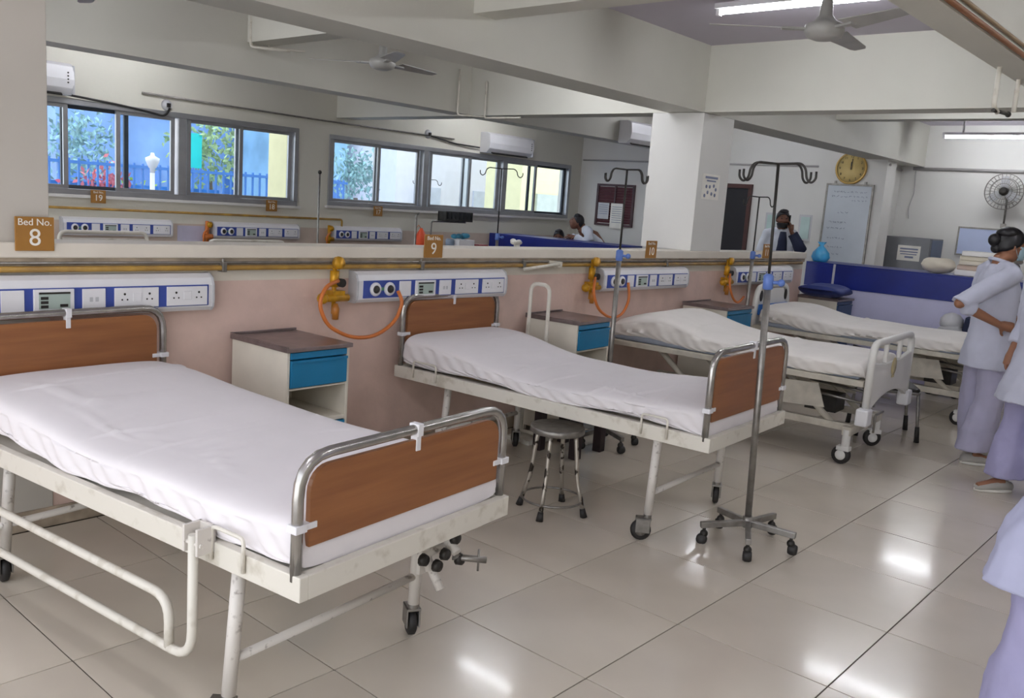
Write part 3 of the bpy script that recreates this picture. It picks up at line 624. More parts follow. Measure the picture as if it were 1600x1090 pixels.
# ---------------------------------------------------------------- tubes and fans
tubem = bpy.data.materials.new('tube_glow'); tubem.use_nodes = True; b_ = tubem.node_tree.nodes['Principled BSDF']
b_.inputs['Emission Color'].default_value = (.93, .96, 1, 1); b_.inputs['Emission Strength'].default_value = TUBE_STRENGTH
def tube_light(label, x, y, z, axis='y', L=1.15, hang=True):
    t = thing('tube_light', label, 'tube light', (x, y, z), 0 if axis == 'y' else PI/2, 'ceiling tube lights')
    obj('housing', G().b2(-.035, .035, -L/2, L/2, .02, .055), plw, t, bv=.004)
    obj('tube', G().cyl((0, -L/2+.02, 0), (0, L/2-.02, 0), .014, n=12), tubem, t)
    for s in (-1, 1): obj('lamp_holder', G().b2(-.018, .018, s*(L/2-.02)-.012, s*(L/2-.02)+.012, -.02, .03), plw, t)
    if hang:
        for s in (-1, 1): obj('hanger', G().b2(-.01, .01, s*L*.3-.01, s*L*.3+.01, .05, 3.01-z), plg, t)
    return t
tube_light('lit tube light on the ceiling behind the near fan', 3.74, -.80, 2.92)
tube_light('lit tube light high on the far right wall above the linen', 10.3, -.40, 2.77, L=1.15)
tube_light('added unseen tube light brightening the window wall, left end', 2.4, 4.75, 2.92, 'x')  # added out of view behind the cross beam to brighten the window wall
tube_light('added unseen tube light brightening the window wall, right end', 7.4, 4.75, 2.92, 'x')  # second added fixture, hidden by the beam, lifts the wall's right half
tube_light('lit tube light in the ceiling bay left of the small beam', -1.0, -1.35, 2.92)
tube_light('lit tube light in the aisle bay behind the camera', -1.2, -3.8, 2.92)
tube_light('lit tube light in the aisle bay over the nearest nurse', 2.0, -3.8, 2.92)
tube_light('lit tube light in the aisle bay over the middle nurse', 4.3, -3.6, 2.92)
tube_light('lit tube light in the bay above the farthest beds', 6.9, -.8, 2.92)
tube_light('lit tube light beyond the partition in the middle bay', 4.2, 1.6, 2.92)
tube_light('lit tube light beyond the partition at the left', .6, 2.3, 2.92)
tube_light('lit tube light above the far counter', 8.6, 2.4, 2.92)
def ceiling_fan(label, x, y, z, a0, rod=.35):
    t = thing('ceiling_fan', label, 'ceiling fan', (x, y, z), 0, 'ceiling fans')
    obj('motor', G().lathe([(0, -.075), (.05, -.075), (.09, -.06), (.105, -.03), (.10, 0), (.06, .02), (.035, .05), (.03, .12), (.016, .16), (.0, .16)], n=28), fanm, t)
    obj('down_rod', G().cyl((0, 0, .1), (0, 0, 3.01-z-.06), .011), fanm, t)
    obj('canopy', G().lathe([(.015, 3.01-z-.12), (.05, 3.01-z-.03), (.055, 3.01-z), (0, 3.01-z)]), fanm, t)
    for k in range(3):
        bl = obj('blade', G(), fanm, t); bpy.data.objects.remove(bl)
        n = 10; top = []; pts = []
        for i in range(n+1):
            u = i/n; r = .17+.43*u; w = .062-.02*u if u < .93 else .03; tw = -.22+.08*u
            for sgn in (-1, 1):
                for th in (.0, .004): pts.append((r, sgn*w, sgn*w*math.sin(tw)-.02+th))
        fs = []
        for i in range(n):
            a = i*4; b = a+4; fs += [(a, a+2, b+2, b), (a+1, b+1, b+3, a+3), (a, b, b+1, a+1), (a+2, a+3, b+3, b+2)]
        fs += [(0, 1, 3, 2), (n*4, n*4+2, n*4+3, n*4+1)]
        bl = obj('blade', G().add(pts, fs), fanm, t, rot=(0, 0, a0+2*PI*k/3))
        obj('blade_arm', G().b2(.07, .22, -.02, .02, -.028, -.016), fanm, bl)
    return t
ceiling_fan('near ceiling fan hanging in front of the lit tube light', 3.00, -1.31, 2.62, .05)
ceiling_fan('ceiling fan beyond the partition beam', 3.0, 2.3, 2.62, .05)
ceiling_fan('ceiling fan whose blade tip shows at the top left corner', .5, 1.75, 2.60, -.85)
# conduits on ceiling
def conduit(label, pts, r=.011, m=steeld, fil=.03, nm='conduit'): return tag(obj(nm, G().tube(pts, r, 8, fil), m), label, 'conduit')
conduit('brown rusty pipe along the lower edge of the nearest ceiling beam', [(-3, -2.205, 2.475), (9, -2.205, 2.475)], .012, M('rust_pipe', '8a5a38', .6))
conduit('second thin cable beside the rusty pipe on the nearest beam', [(-3, -2.20, 2.52), (9, -2.20, 2.52)], .009, M('cable_tan', '9c8468', .6))
conduit('pale drop pipe hanging below the nearest beam at the upper right', [(3.55, -2.05, 2.60), (3.55, -2.05, 2.26), (3.64, -2.05, 2.24)], .013, bedw)
conduit('pale drop pipe nearest the right edge below the beam', [(3.98, -2.05, 2.6), (3.98, -2.05, 2.28)], .013, bedw)
tag(obj('pipe_nozzle', G().cyl((3.55, -2.05, 2.24), (3.85, -2.05, 2.255), .010).ball((3.87, -2.05, 2.255), .016), darkm), 'short pipe stub with black tip under the nearest beam', 'pipe')
conduit('grey conduit along the far wall of the far room, beneath the beam', [(10.2, 5.7, 2.36), (10.2, 1.65, 2.36)], .012, M('grey_conduit', 'b4b0b0', .5))
conduit('thick grey conduit along the right hand far wall', [(11.17, .75, 2.43), (11.17, -3.5, 2.43)], .020, M('grey_conduit', 'b4b0b0', .5))
conduit('grey conduit running down the side wall towards the right hand corner', [(10.1, .70, 2.40), (10.4, .80, 2.40), (11.15, .90, 2.40)], .016, MC['grey_conduit'])
conduit('thin cable hanging on the right hand far wall', [(11.18, .72, 2.4), (11.18, .70, 2.1), (11.18, .75, 1.9), (11.18, .73, 1.75)], .006, MC['grey_conduit'], .05)
conduit('pipe drop frame under the beam beyond the partition, upper left', [(2.50, 3.40, 3.0), (2.50, 3.40, 2.70), (2.75, 3.2, 2.70)], .012, bedw)
conduit('second pipe drop beyond the partition, upper left', [(2.66, 3.38, 2.95), (2.66, 3.38, 2.72), (2.9, 3.2, 2.72)], .010, bedw)
conduit('pipe drop at the beam joint beyond the partition', [(4.95, 3.40, 2.9), (4.95, 3.40, 2.44), (5.14, 3.2, 2.44)], .010, bedw)
conduit('pipe loop hanging under the cross beam beyond the partition', [(5.15, 3.2, 2.8), (5.15, 3.2, 2.43), (5.15, 2.7, 2.43)], .010, bedw)
# ---------------------------------------------------------------- wall units
def ac(label, x, y, z, rz=0, w=.98):
    t = thing('air_conditioner', label, 'air conditioner', (x, y, z), rz, 'wall air conditioners')
    prof = [(0, 0), (0, .29), (-.13, .29), (-.19, .26), (-.205, .14), (-.19, .06), (-.13, .0)]
    obj('casing', G().prism(prof, -w/2, w/2, 'yz'), plw, t, bv=.006)
    obj('louver', G().box((0, -.135, .012), (w*.8, .08, .012), (.5, 0, 0)), darkm, t)
    obj('end_panel', G().b2(w/2-.012, w/2+.006, -.195, -.02, .01, .27), plg, t, bv=.004)
    g = G(); [g.cyl((w/2-.06, -.207, .2-.03*k), (w/2-.06, -.203, .2-.03*k), .008, n=8) for k in range(4)]; obj('indicator', g, darkm, t)
    return t
ac('wall air conditioner at the left edge, half behind the column', 1.46, YF, 2.29, w=1.0)
ac('wall air conditioner above the second window', 8.25, YF, 2.27, w=.98)
ac('air conditioner on the cross beam beside the big column', 8.32, 3.45, 2.44, 0, w=.75)
conduit('black cable looping from the left air conditioner to its socket', [(1.95, YF-.05, 2.30), (2.45, YF-.03, 2.27), (2.75, YF-.03, 2.24), (2.95, YF-.03, 2.21), (3.0, YF-.03, 2.30)], .011, rubber, .1)
conduit('black cable from the second air conditioner to its socket', [(7.7, YF-.05, 2.33), (7.2, YF-.03, 2.34), (6.75, YF-.03, 2.40)], .011, rubber, .1)
for x, z, lb in ((2.98, 2.33, 'round white socket above the left window'), (6.72, 2.42, 'round white socket above the second window')):
    s_ = thing('wall_socket', lb, 'socket', (x, YF, z)); obj('base', G().lathe([(0, -.03), (.045, -.03), (.06, 0), (0, 0)], axis='y', n=20), plg, s_); obj('plug', G().b2(-.015, .015, -.06, -.03, -.02, .02), darkm, s_)
# ---------------------------------------------------------------- clock, boards, far end
c = thing('wall_clock', 'round gold wall clock above the tall whiteboard', 'clock', (10.06, 1.175, 2.335), -PI/2)
gold = M('clock_gold', 'c9a45a', .35, .3, var=.1)
obj('rim', G().lathe([(.18, 0), (.205, 0), (.21, -.02), (.20, -.035), (.185, -.03)], axis='y', n=40, cap=False), gold, c)
obj('dial', G().lathe([(0, -.018), (.19, -.018), (.19, 0), (0, 0)], axis='y', n=40), M('clock_dial', 'd9bf7e', .5, var=.06), c)
for k in range(12):
    a = PI/2-k*PI/6; text('numeral', str(k or 12), .042, darkm, c, (.15*math.cos(a), -.0195, .15*math.sin(a)), (PI/2, 0, 0))
obj('hour_hand', G().box((0, -.024, .035), (.012, .003, .10)), darkm, c); obj('minute_hand', G().box((.006, -.027, .055), (.008, .003, .14), (0, .08, 0)), darkm, c)
wb = thing('whiteboard', 'tall whiteboard with faint handwriting under the clock', 'whiteboard', (10.06, 1.16, 1.61), -PI/2)
obj('surface', G().b2(-.29, .29, -.02, -.004, -.50, .50), M('whiteboard_white', 'c5ccd4', .25, var=.02), wb)
obj('frame', G().b2(-.315, -.29, -.028, 0, -.525, .525).b2(.29, .315, -.028, 0, -.525, .525).b2(-.29, .29, -.028, 0, .50, .525).b2(-.29, .29, -.028, 0, -.525, -.50), steeld, wb, bv=.003)
def scribble(g, x0, x1, z, h, seed, y=-.0215):
    rnd = random.Random(seed); x = x0
    while x < x1:
        wl = rnd.uniform(.02, .05); pts = []
        n = max(3, int(wl/.006))
        for k in range(n): pts.append((x+wl*k/n, y, z+rnd.uniform(-h, h)))
        g.tube(pts, .0022, 4); x += wl+rnd.uniform(.008, .02)
g = G(); k = 0
for z, a, b in ((.42, -.2, .22), (.36, -.22, .25), (.31, .05, .25), (.15, -.12, .02), (.02, -.22, .0), (-.06, -.24, .0), (-.19, -.22, .0), (-.31, -.2, .02), (-.40, -.22, -.06)): k += 1; scribble(g, a, b, z, .012, k)
obj('handwriting', g, M('marker_blue', '6b7390', .6), wb, kind='stuff')
for sx in (-.2, .2): obj('hanger', G().b2(sx-.012, sx+.012, -.02, 0, .52, .56), steeld, wb)
nt_ = thing('notice', 'narrow printed notice on the side wall near the refrigerator', 'notice', (10.75, .92, 1.66)); obj('sheet', G().b2(-.12, .12, -.004, 0, -.16, .16), plg, nt_)
g = G(); [g.b2(-.09, .09, -.006, -.004, .12-.03*k, .132-.03*k) for k in range(9)]; obj('print', g, MC['grey_print'], nt_, kind='stuff')
fr = thing('refrigerator', 'grey steel refrigerator with a white notice on its door', 'refrigerator', (10.62, .53, 0), 0)
fgm = M('fridge_grey', '76777b', .35, .3, var=.06)
obj('body', G().b2(.05, .55, -.30, .30, .03, 1.50), fgm, fr, bv=.008)
dd = obj('door', G().b2(0, .045, -.30, .30, .05, 1.02), fgm, fr, bv=.006); obj('door', G().b2(0, .045, -.30, .30, 1.04, 1.50), fgm, fr, bv=.006)
obj('handle', G().tube([(0, -.26, .70), (-.03, -.26, .70), (-.03, -.26, .95), (0, -.26, .95)], .009, 8, .015), chrome, dd)
obj('side_trim', G().b2(.07, .53, -.303, -.299, .05, 1.48), M('fridge_blue', '5d6b86', .4), fr)
nn = obj('door_notice', G().b2(-.004, 0, -.19, .10, 1.19, 1.39), signw, fr)
g = G().b2(-.006, -.004, -.16, .07, 1.335, 1.355).b2(-.006, -.004, -.16, .07, 1.30, 1.315).b2(-.006, -.004, -.15, .06, 1.27, 1.282).b2(-.006, -.004, -.11, .0, 1.225, 1.25); obj('print', g, MC['grey_print'], nn, kind='stuff')
w2 = thing('whiteboard', 'low pale board behind the folded linen', 'whiteboard', (11.2, -.25, 1.50), -PI/2)
obj('surface', G().b2(-.30, .30, -.018, -.004, -.17, .17), M('pale_blue_board', 'bcc8ea', .3, var=.02), w2); obj('frame', G().b2(-.32, -.30, -.024, 0, -.19, .19).b2(.30, .32, -.024, 0, -.19, .19).b2(-.30, .30, -.024, 0, .17, .19).b2(-.30, .30, -.024, 0, -.19, -.17), steeld, w2)
wf = thing('wall_fan', 'round caged fan on the far right wall', 'fan', (11.2, -.46, 2.16), -PI/2)
obj('mount', G().cyl((0, 0, -.42), (0, -.02, -.12), .012).b2(-.03, .03, -.03, 0, -.5, -.40).cyl((0, -.02, -.12), (0, -.16, -.02), .014), steeld, wf)
obj('motor', G().lathe([(0, -.30), (.05, -.29), (.055, -.2), (.03, -.12), (0, -.12)], axis='y', n=20), darkm, wf)
cg = G()
for r, yy in ((.225, -.23), (.225, -.25), (.16, -.275), (.10, -.285), (.17, -.19)): cg.tube([(r*math.cos(a), yy, r*math.sin(a)) for a in [2*PI*k/36 for k in range(36)]], .0045, 5, closed=True)
for k in range(28):
    a = 2*PI*k/28; c_, s_ = math.cos(a), math.sin(a); cg.tube([(.05*c_, -.29, .05*s_), (.15*c_, -.277, .15*s_), (.225*c_, -.24, .225*s_), (.15*c_, -.185, .15*s_), (.05*c_, -.17, .05*s_)], .0022, 4)
obj('cage', cg, steeld, wf)
for k in range(3): obj('blade', G().prism([(0, -.02), (.09, -.07), (.19, -.05), (.19, .03), (.06, .05)], -.235, -.229), plg, wf, rot=(0, 2*PI*k/3+.4, 0))
for y_, lb in ((2.26, 'narrow frosted glass wall cabinet left of the man on the phone'), (1.76, 'narrow frosted glass wall cabinet right of the man on the phone')):
    e = thing('wall_cabinet', lb, 'wall cabinet', (10.22, y_, 1.52), -PI/2); obj('frame', G().b2(-.10, .10, -.04, 0, -.18, .18), plg, e, bv=.004); obj('glass_door', G().b2(-.07, .06, -.046, -.04, -.15, .15), M('frosted_green', 'bcd3cf', .2), e)
nb = thing('notice_board', 'dark brown louvred wall board with papers pinned on it, far wall', 'notice board', (10.22, 5.0, 1.655), -PI/2)
brd = M('louvre_brown', '4a2a30', .5, var=.15)
obj('frame', G().b2(-.37, .37, -.03, 0, .30, .335).b2(-.37, .37, -.03, 0, -.335, -.30).b2(-.37, -.33, -.03, 0, -.30, .30).b2(.33, .37, -.03, 0, -.30, .30).b2(-.015, .015, -.03, 0, -.30, .30), brd, nb)
sl = None
for k in range(14):
    for sx in (-.172, .172):
        if sl is None: sl = obj('slat', G().box((0, -.014, 0), (.315, .006, .042), (.5, 0, 0)), M('louvre_slat', '6b4148', .5, var=.15), nb, (sx, 0, -.27+k*.0415))
        else: c_ = sl.copy(); COL.objects.link(c_); c_.location = (sx, 0, -.27+k*.0415)
for x_, z_, w_, h_, lb in ((-.20, -.10, .22, .26, 'grey printed sheet pinned left on the louvred board'), (.07, -.17, .25, .40, 'white printed sheet pinned lower middle on the louvred board')):
    p_ = thing('pinned_sheet', lb, 'paper', (10.185, 5.0-x_, 1.655+z_), -PI/2); obj('paper', G().b2(-w_/2, w_/2, -.004, 0, -h_/2, h_/2), signw if x_ > 0 else plg, p_)
    g = G(); [g.b2(-w_*.38, w_*.38, -.006, -.004, h_*.35-.035*k, h_*.35-.035*k+.008) for k in range(int(h_/.05))]; obj('print', g, MC['grey_print'], p_, kind='stuff')
# ---------------------------------------------------------------- counters
def counter(label, x, y0, y1, h, posts=(), band=.25):
    t = thing('counter', label, 'counter', (x, (y0+y1)/2, 0)); m = (y1-y0)/2
    obj('body', G().b2(.02, .55, -m, m, 0, h-.02), lilac, t, bv=.004)
    obj('front_panel', G().b2(0, .02, -m, m, .05, h-band), lilac, t, bv=.002)
    obj('blue_band', G().b2(-.012, .0, -m, m, h-band, h-.005).b2(0, .03, -m, m, h-band, h-.005), counterb, t, bv=.003)
    obj('worktop', G().b2(-.012, .60, -m, m, h-.005, h+.015), counterb, t, bv=.003)
    for p in posts: obj('divider_strip', G().b2(-.02, -.010, p-(y0+y1)/2-.012, p-(y0+y1)/2+.012, h-band, h+.01), plg, t)
    return t
counter('nurse station counter with blue band and lilac front, right of the wall end', 8.0, -2.6, .75, 1.15, (.42,))
counter('blue fronted desk beyond the partition below the second window', 8.0, 3.35, 5.66, 1.10)
# linen
lin_ = None
foldm = [M('linen_'+k, c, .9, bump=.2, bscale=14) for k, c in (('white', 'ece9e6'), ('cream', 'ded5c4'), ('pinkish', 'd5bfae'))]
z = 1.166
for k, (hh, mm, lb) in enumerate(((.06, 0, 'lowest white folded sheet of the stack on the counter'), (.05, 2, 'pinkish folded sheet second from the bottom of the linen stack'), (.045, 1, 'cream folded sheet in the middle of the linen stack'), (.045, 1, 'cream folded sheet second from the top of the linen stack'), (.05, 0, 'topmost white folded sheet of the linen stack'))):
    g = G(); n = 14; prof = []
    for j in range(n): a = -PI/2+PI*j/(n-1); prof.append((-.24-.02*math.cos(a)*1.2, hh/2+hh/2*math.sin(a)))
    g.prism([(.24, 0)]+[(p[0], p[1]) for p in prof]+[(.24, hh)], -.17, .17, 'xz')
    tag(obj('folded_sheet', g, foldm[mm], loc=(8.27+.01*(k % 2), -1.02-.01*k, z), rot=(0, 0, PI/2+.05*((k*7) % 3-1)), bv=.01), lb, 'linen', 'folded linen on the counter'); z += hh+.001
g = G(); rings = []
for i in range(15):
    u = -1+2*i/14; r = (1-abs(u)**2.6)**.5
    rings.append([(.11*r*math.cos(a)*(1+.06*math.sin(5*a+u*4)), u*.17, .085+.08*r*math.sin(a)*(1+.08*math.sin(3*a+3*u))) for a in [2*PI*k/20 for k in range(20)]])
g.loft(rings); tag(obj('rolled_linen', g, foldm[1], loc=(8.12, -.61, 1.168), rot=(0, 0, .1)), 'bulging cream bundle of linen left of the folded stack', 'linen')
g = G(); rings = []
for z, r, w in ((0, .075, 0), (.05, .095, .01), (.1, .085, .014), (.15, .05, .012), (.18, .018, .004), (.22, .045, .012)): rings.append([((r+w*math.sin(4*a+z*20))*math.cos(a), (r+w*math.sin(4*a+z*20))*math.sin(a), z) for a in [2*PI*k/24 for k in range(24)]])
g.loft(rings); tag(obj('plastic_bag', g, M('bag_cyan', '4fb4ea', .3, var=.1), loc=(8.15, .66, 1.168)), 'bright blue knotted plastic bag at the counter\'s left end', 'bag')
# ---------------------------------------------------------------- small far things
g = G().b2(0, .5, -.05, .25, 0, .12); 
t = thing('monitor_shelf', 'black rack held on a thin bent pole below the second window', 'equipment', (6.95, 5.35, 0))
obj('rack', G().b2(-.26, .26, -.08, .08, 1.27, 1.30).b2(-.26, .26, .06, .08, 1.30, 1.40).b2(-.26, -.24, -.08, .08, 1.30, 1.40).b2(.24, .26, -.08, .08, 1.30, 1.40), darkm, t)
for k in range(6): obj('rack_slot', G().b2(-.22+.075*k, -.165+.075*k, -.085, -.06, 1.30, 1.39), M('rack_black', '202226', .6), t)
obj('pole', G().tube([(-.45, 0, 0), (-.45, 0, 1.26), (.2, 0, 1.26)], .012, 8, .04), steeld, t)
g = G(); rings = []
for z, w, d in ((0, .07, .03), (.06, .08, .045), (.14, .07, .04), (.19, .035, .02), (.22, .012, .012)): rings.append([(w*math.cos(a), d*math.sin(a), z) for a in [2*PI*k/16 for k in range(16)]])
g.loft(rings)
ob = thing('orange_bag', 'bright orange bag hanging on a thin pole beyond sign 9', 'bag', (4.62, 3.5, 0)); obj('bag', g, M('bag_orange', 'e8552a', .4, var=.1), ob, (.0, 0, 1.03)); obj('pole', G().tube([(-.08, 0, 0), (-.08, 0, 1.38), (-.04, 0, 1.40)], .011, 8), steeld, ob); obj('loop', G().tube([(0, 0, 1.24), (-.04, 0, 1.28), (-.075, 0, 1.25)], .004, 6), ora, ob); obj('foot', G().lathe([(0, 0), (.12, 0), (.11, .02), (0, .02)]), darkm, ob, (-.08, 0, 0))
tr_ = thing('trolley', 'steel trolley beyond the partition right of sign 9', 'trolley', (5.78, 4.0, 0)); obj('shelf', G().b2(-.32, .42, -.22, .22, .96, .985).b2(-.32, .42, -.22, .22, .3, .32), steeld, tr_)
for sx in (-.3, .4):
    for sy in (-.2, .2): obj('leg', G().cyl((sx, sy, 0), (sx, sy, .97), .012), steeld, tr_)
tag(obj('carton', G().b2(-.13, .13, -.1, .1, 0, .125), plw, loc=(5.70, 3.98, .986), bv=.004), 'white carton on the trolley right of sign 9', 'box')
g = G(); [g.ball((random.uniform(-.09, .09), random.uniform(-.05, .05), random.uniform(0, .02)), (.05, .04, .03), 8, 6) for _ in range(6)]
tag(obj('blue_packets', g, M('packet_teal', '3d8fae', .5, var=.3), loc=(5.70, 3.98, 1.14)), 'teal soft packets piled on the white carton', 'packets')
tag(obj('red_box', G().b2(-.08, .08, -.06, .06, 0, .07), M('box_red', 'a02c38', .5), loc=(6.05, 4.0, .986), bv=.004), 'small dark red box beside the white carton', 'box')
tag(obj('canister', G().lathe([(0, 0), (.05, 0), (.05, .11), (.04, .13), (0, .13)]), M('canister_grey', '8090a4', .4), loc=(5.52, 3.98, .986)), 'grey blue canister left of the white carton', 'canister')
g = G(); g.cyl((0, 0, 0), (0, 0, .06), .04, .045); [g.ball((random.uniform(-.07, .07), random.uniform(-.05, .05), .10+random.uniform(-.02, .02)), (.045, .04, .03), 8, 6) for _ in range(7)]
dk = thing('side_table', 'low table standing before the blue desk', 'table', (7.55, 4.6, 0)); obj('table_top', G().b2(-.25, .25, -.25, .25, .93, .955), cabm, dk, bv=.003)
for sx in (-.22, .22):
    for sy in (-.22, .22): obj('leg', G().b2(sx-.015, sx+.015, sy-.015, sy+.015, 0, .93), cabm, dk)
tag(obj('cotton_bowl', g, signw, loc=(7.55, 4.72, .956)), 'white cotton heap in a bowl before the blue desk', 'bowl')
ws = obj('wall_sheet', G().b2(-.16, .16, -.004, 0, -.09, .09), M('pale_lilac_sheet', 'c3bfd4', .6), loc=(3.27, YF, .99)); tag(ws, 'pale lilac sheet on the window wall between two small panels', 'paper')
def far_bed(label, x, y, w, h):
    t = thing('far_bed', label, 'bed', (x, y, 0), 0, 'beds beyond the partition')
    hd = obj('end_frame', G().tube([(-w/2, 0, 0), (-w/2, 0, h), (w/2, 0, h), (w/2, 0, 0)], .016, 10, .06), bedw, t)
    obj('frame', G().b2(-w/2, -w/2+.03, 0, -1.6, .5, .56) if False else G().b2(-w/2, w/2, .02, 1.55, .50, .56), bedw, t, bv=.004)
    obj('mattress', bed_sheet(w-.04, 1.5, .565, .11, lambda v: 0, 5, 2, 28, 30), sheetb, t, (0, .04, 0))
    obj('end_panel', G().b2(-w/2+.02, w/2-.02, -.008, .008, .62, h-.05), bedw, hd)
    for sx in (-1, 1): obj('leg', G().cyl((sx*w*.45, 1.5, 0), (sx*w*.45, 1.5, .5), .018), bedw, t)
    return t
far_bed('bed beyond the partition whose cream end rail shows under the middle small panel', 2.92, 4.05, .80, 1.045)
far_bed('bed beyond the partition whose end rail shows under the leftmost small panel', 1.55, 4.0, .72, 1.10)
# visitor chair behind the moulded footboard
t = thing('backless_seat', 'low dark seat on rubber-tipped steel legs behind the moulded footboard', 'stool', (5.34, -1.15, 0), .5)
obj('seat', G().b2(-.21, .21, -.20, .20, .38, .41), rubber, t, bv=.02)
obj('frame', G().tube([(-.2, -.2, .37), (-.2, .2, .37), (.2, .2, .37), (.2, -.2, .37)], .0125, 8, .04, closed=True), steeld, t)
for sx in (-1, 1):
    for sy in (-1, 1):
        lg = obj('leg', G().tube([(sx*.19, sy*.19, .37), (sx*.21, sy*.22, .02)], .0125, 8), steeld, t)
        obj('rubber_tip', G().cyl((sx*.205, sy*.212, .12), (sx*.21, sy*.22, 0), .016, .02), rubber, lg)
# dark wooden block legs (bed table under bed 9)
t = thing('wooden_bench', 'dark wooden low bench under the far side of bed 9', 'bench', (2.82, .0, 0), .08)
dw = M('dark_wood', '2c1c20', .5, var=.2)
obj('top', G().b2(-.19, .16, -.17, .17, .34, .38), dw, t, bv=.003)
for sx in (-.16, .13):
    for sy in (-.14, .14): obj('leg', G().b2(sx-.03, sx+.03, sy-.03, sy+.03, 0, .34), dw, t, bv=.003)
# clutter trolley by the counter
t = thing('equipment_trolley', 'grey equipment trolley between the farthest bed and the counter', 'trolley', (7.62, -.98, 0))
obj('cabinet', G().b2(-.14, .14, -.16, .16, .08, .60), cabm, t, bv=.01); obj('sloped_lid', G().prism([(-.16, .60), (.16, .60), (.10, .68), (-.06, .70)], -.14, .14, 'yz'), plg, t, bv=.004)
g = G(); rings = []
for z, r in ((.66, .09), (.70, .12), (.76, .11), (.80, .07), (.82, .02)): rings.append([(r*math.cos(a)*(1+.12*math.sin(4*a+z*40)), r*.9*math.sin(a)*(1+.12*math.sin(4*a+z*40)), z) for a in [2*PI*k/20 for k in range(20)]])
obj('sack', g.loft(rings), plg, t, (0, .03, 0)); obj('dark_case', G().box((0, -.12, .72), (.16, .06, .15), (.15, 0, .1)), navy, t, bv=.008); obj('coiled_cord', G().tube([(.06*math.cos(a), -.165, .72+.05*math.sin(a)) for a in [2*PI*k/16 for k in range(16)]], .006, 6, closed=True), darkm, t)
for sx in (-1, 1): obj('castor', G().lathe([(0, -.015), (.04, -.015), (.04, .015), (0, .015)], axis='x', n=16), rubber, t, (sx*.1, -.12, .04)); obj('castor', G().lathe([(0, -.015), (.04, -.015), (.04, .015), (0, .015)], axis='x', n=16), rubber, t, (sx*.1, .12, .04))
# ---------------------------------------------------------------- people
def ell(c, rx, ry, n=20, rot=0, folds=0, ph=0):
    R = []
    for k in range(n):
        a = 2*PI*k/n; f = 1+folds*math.sin(5*a+ph)+folds*.6*math.sin(9*a-ph)
        x, y = rx*f*math.cos(a), ry*f*math.sin(a); cr_, sr_ = math.cos(rot), math.sin(rot)
        R.append(Vector((c[0]+x*cr_-y*sr_, c[1]+x*sr_+y*cr_, c[2])))
    return R
def head_mesh(g, c, yaw=0, tilt=0, s=1):
    # face looks to local -y
    R = Euler((tilt, 0, yaw)).to_matrix(); n, m = 24, 18; rings = []
    for i in range(m+1):
        t = PI*(i+.05)/(m+.1); zz = -math.cos(t); ring = []
        for k in range(n):
            a = 2*PI*k/n; x = .074*math.sin(t)*math.cos(a); y = .094*math.sin(t)*math.sin(a)
            z = zz*.112
            if z < -.02: q = (-z-.02)/.09; x *= 1-.33*q; y = y*(1-.30*q)-.016*q
            if y < 0 and abs(x) < .05:
                if -.012 < z < .022 and .015 < abs(x) < .045: y += .007
                if abs(x) < .016 and -.04 < z < .008: y -= .016*(1-(z+.04)/.05)+.004
                if abs(x) < .026 and -.075 < z < -.055: y -= .005
            ring.append(Vector(c)+R @ Vector((x, y, z))*s)
        rings.append(ring)
    g.loft(rings)
    for sx in (-1, 1):
        p = Vector(c)+R @ Vector((sx*.075, .012, -.005))*s; g.ball(p, (.010*s, .018*s, .030*s), 8, 6)
    return R
def hand(g, wrist, dirv, palm, s=1, curl=.5, side=1):
    # dirv: towards the fingers, palm: palm normal
    d = Vector(dirv).normalized(); p = Vector(palm); p = (p-d*p.dot(d)).normalized(); w = d.cross(p)*side; W_ = Vector(wrist)
    g.tube([W_-d*.01, W_+d*.03*s, W_+d*.085*s], [.022*s, .033*s, .036*s], 10)
    for k, (o, ln) in enumerate(((.028, .070), (.010, .078), (-.009, .073), (-.027, .058))):
        a = W_+d*.07*s+w*o*s; P = [a]; ang = 0; dd = d.copy()
        for q in range(3):
            ang += curl*(.5+.3*q); dd = d*math.cos(ang)+p*math.sin(ang); P.append(P[-1]+dd*ln*s*(.45, .32, .25)[q])
        g.tube(P, [.0095*s, .009*s, .008*s, .0065*s], 7)
    a = W_+d*.02*s+w*.028*s; g.tube([a, a+(d*.5+w*.6+p*.35)*.045*s, a+(d*.95+w*.75+p*.6)*.058*s], [.012*s, .010*s, .008*s], 7)
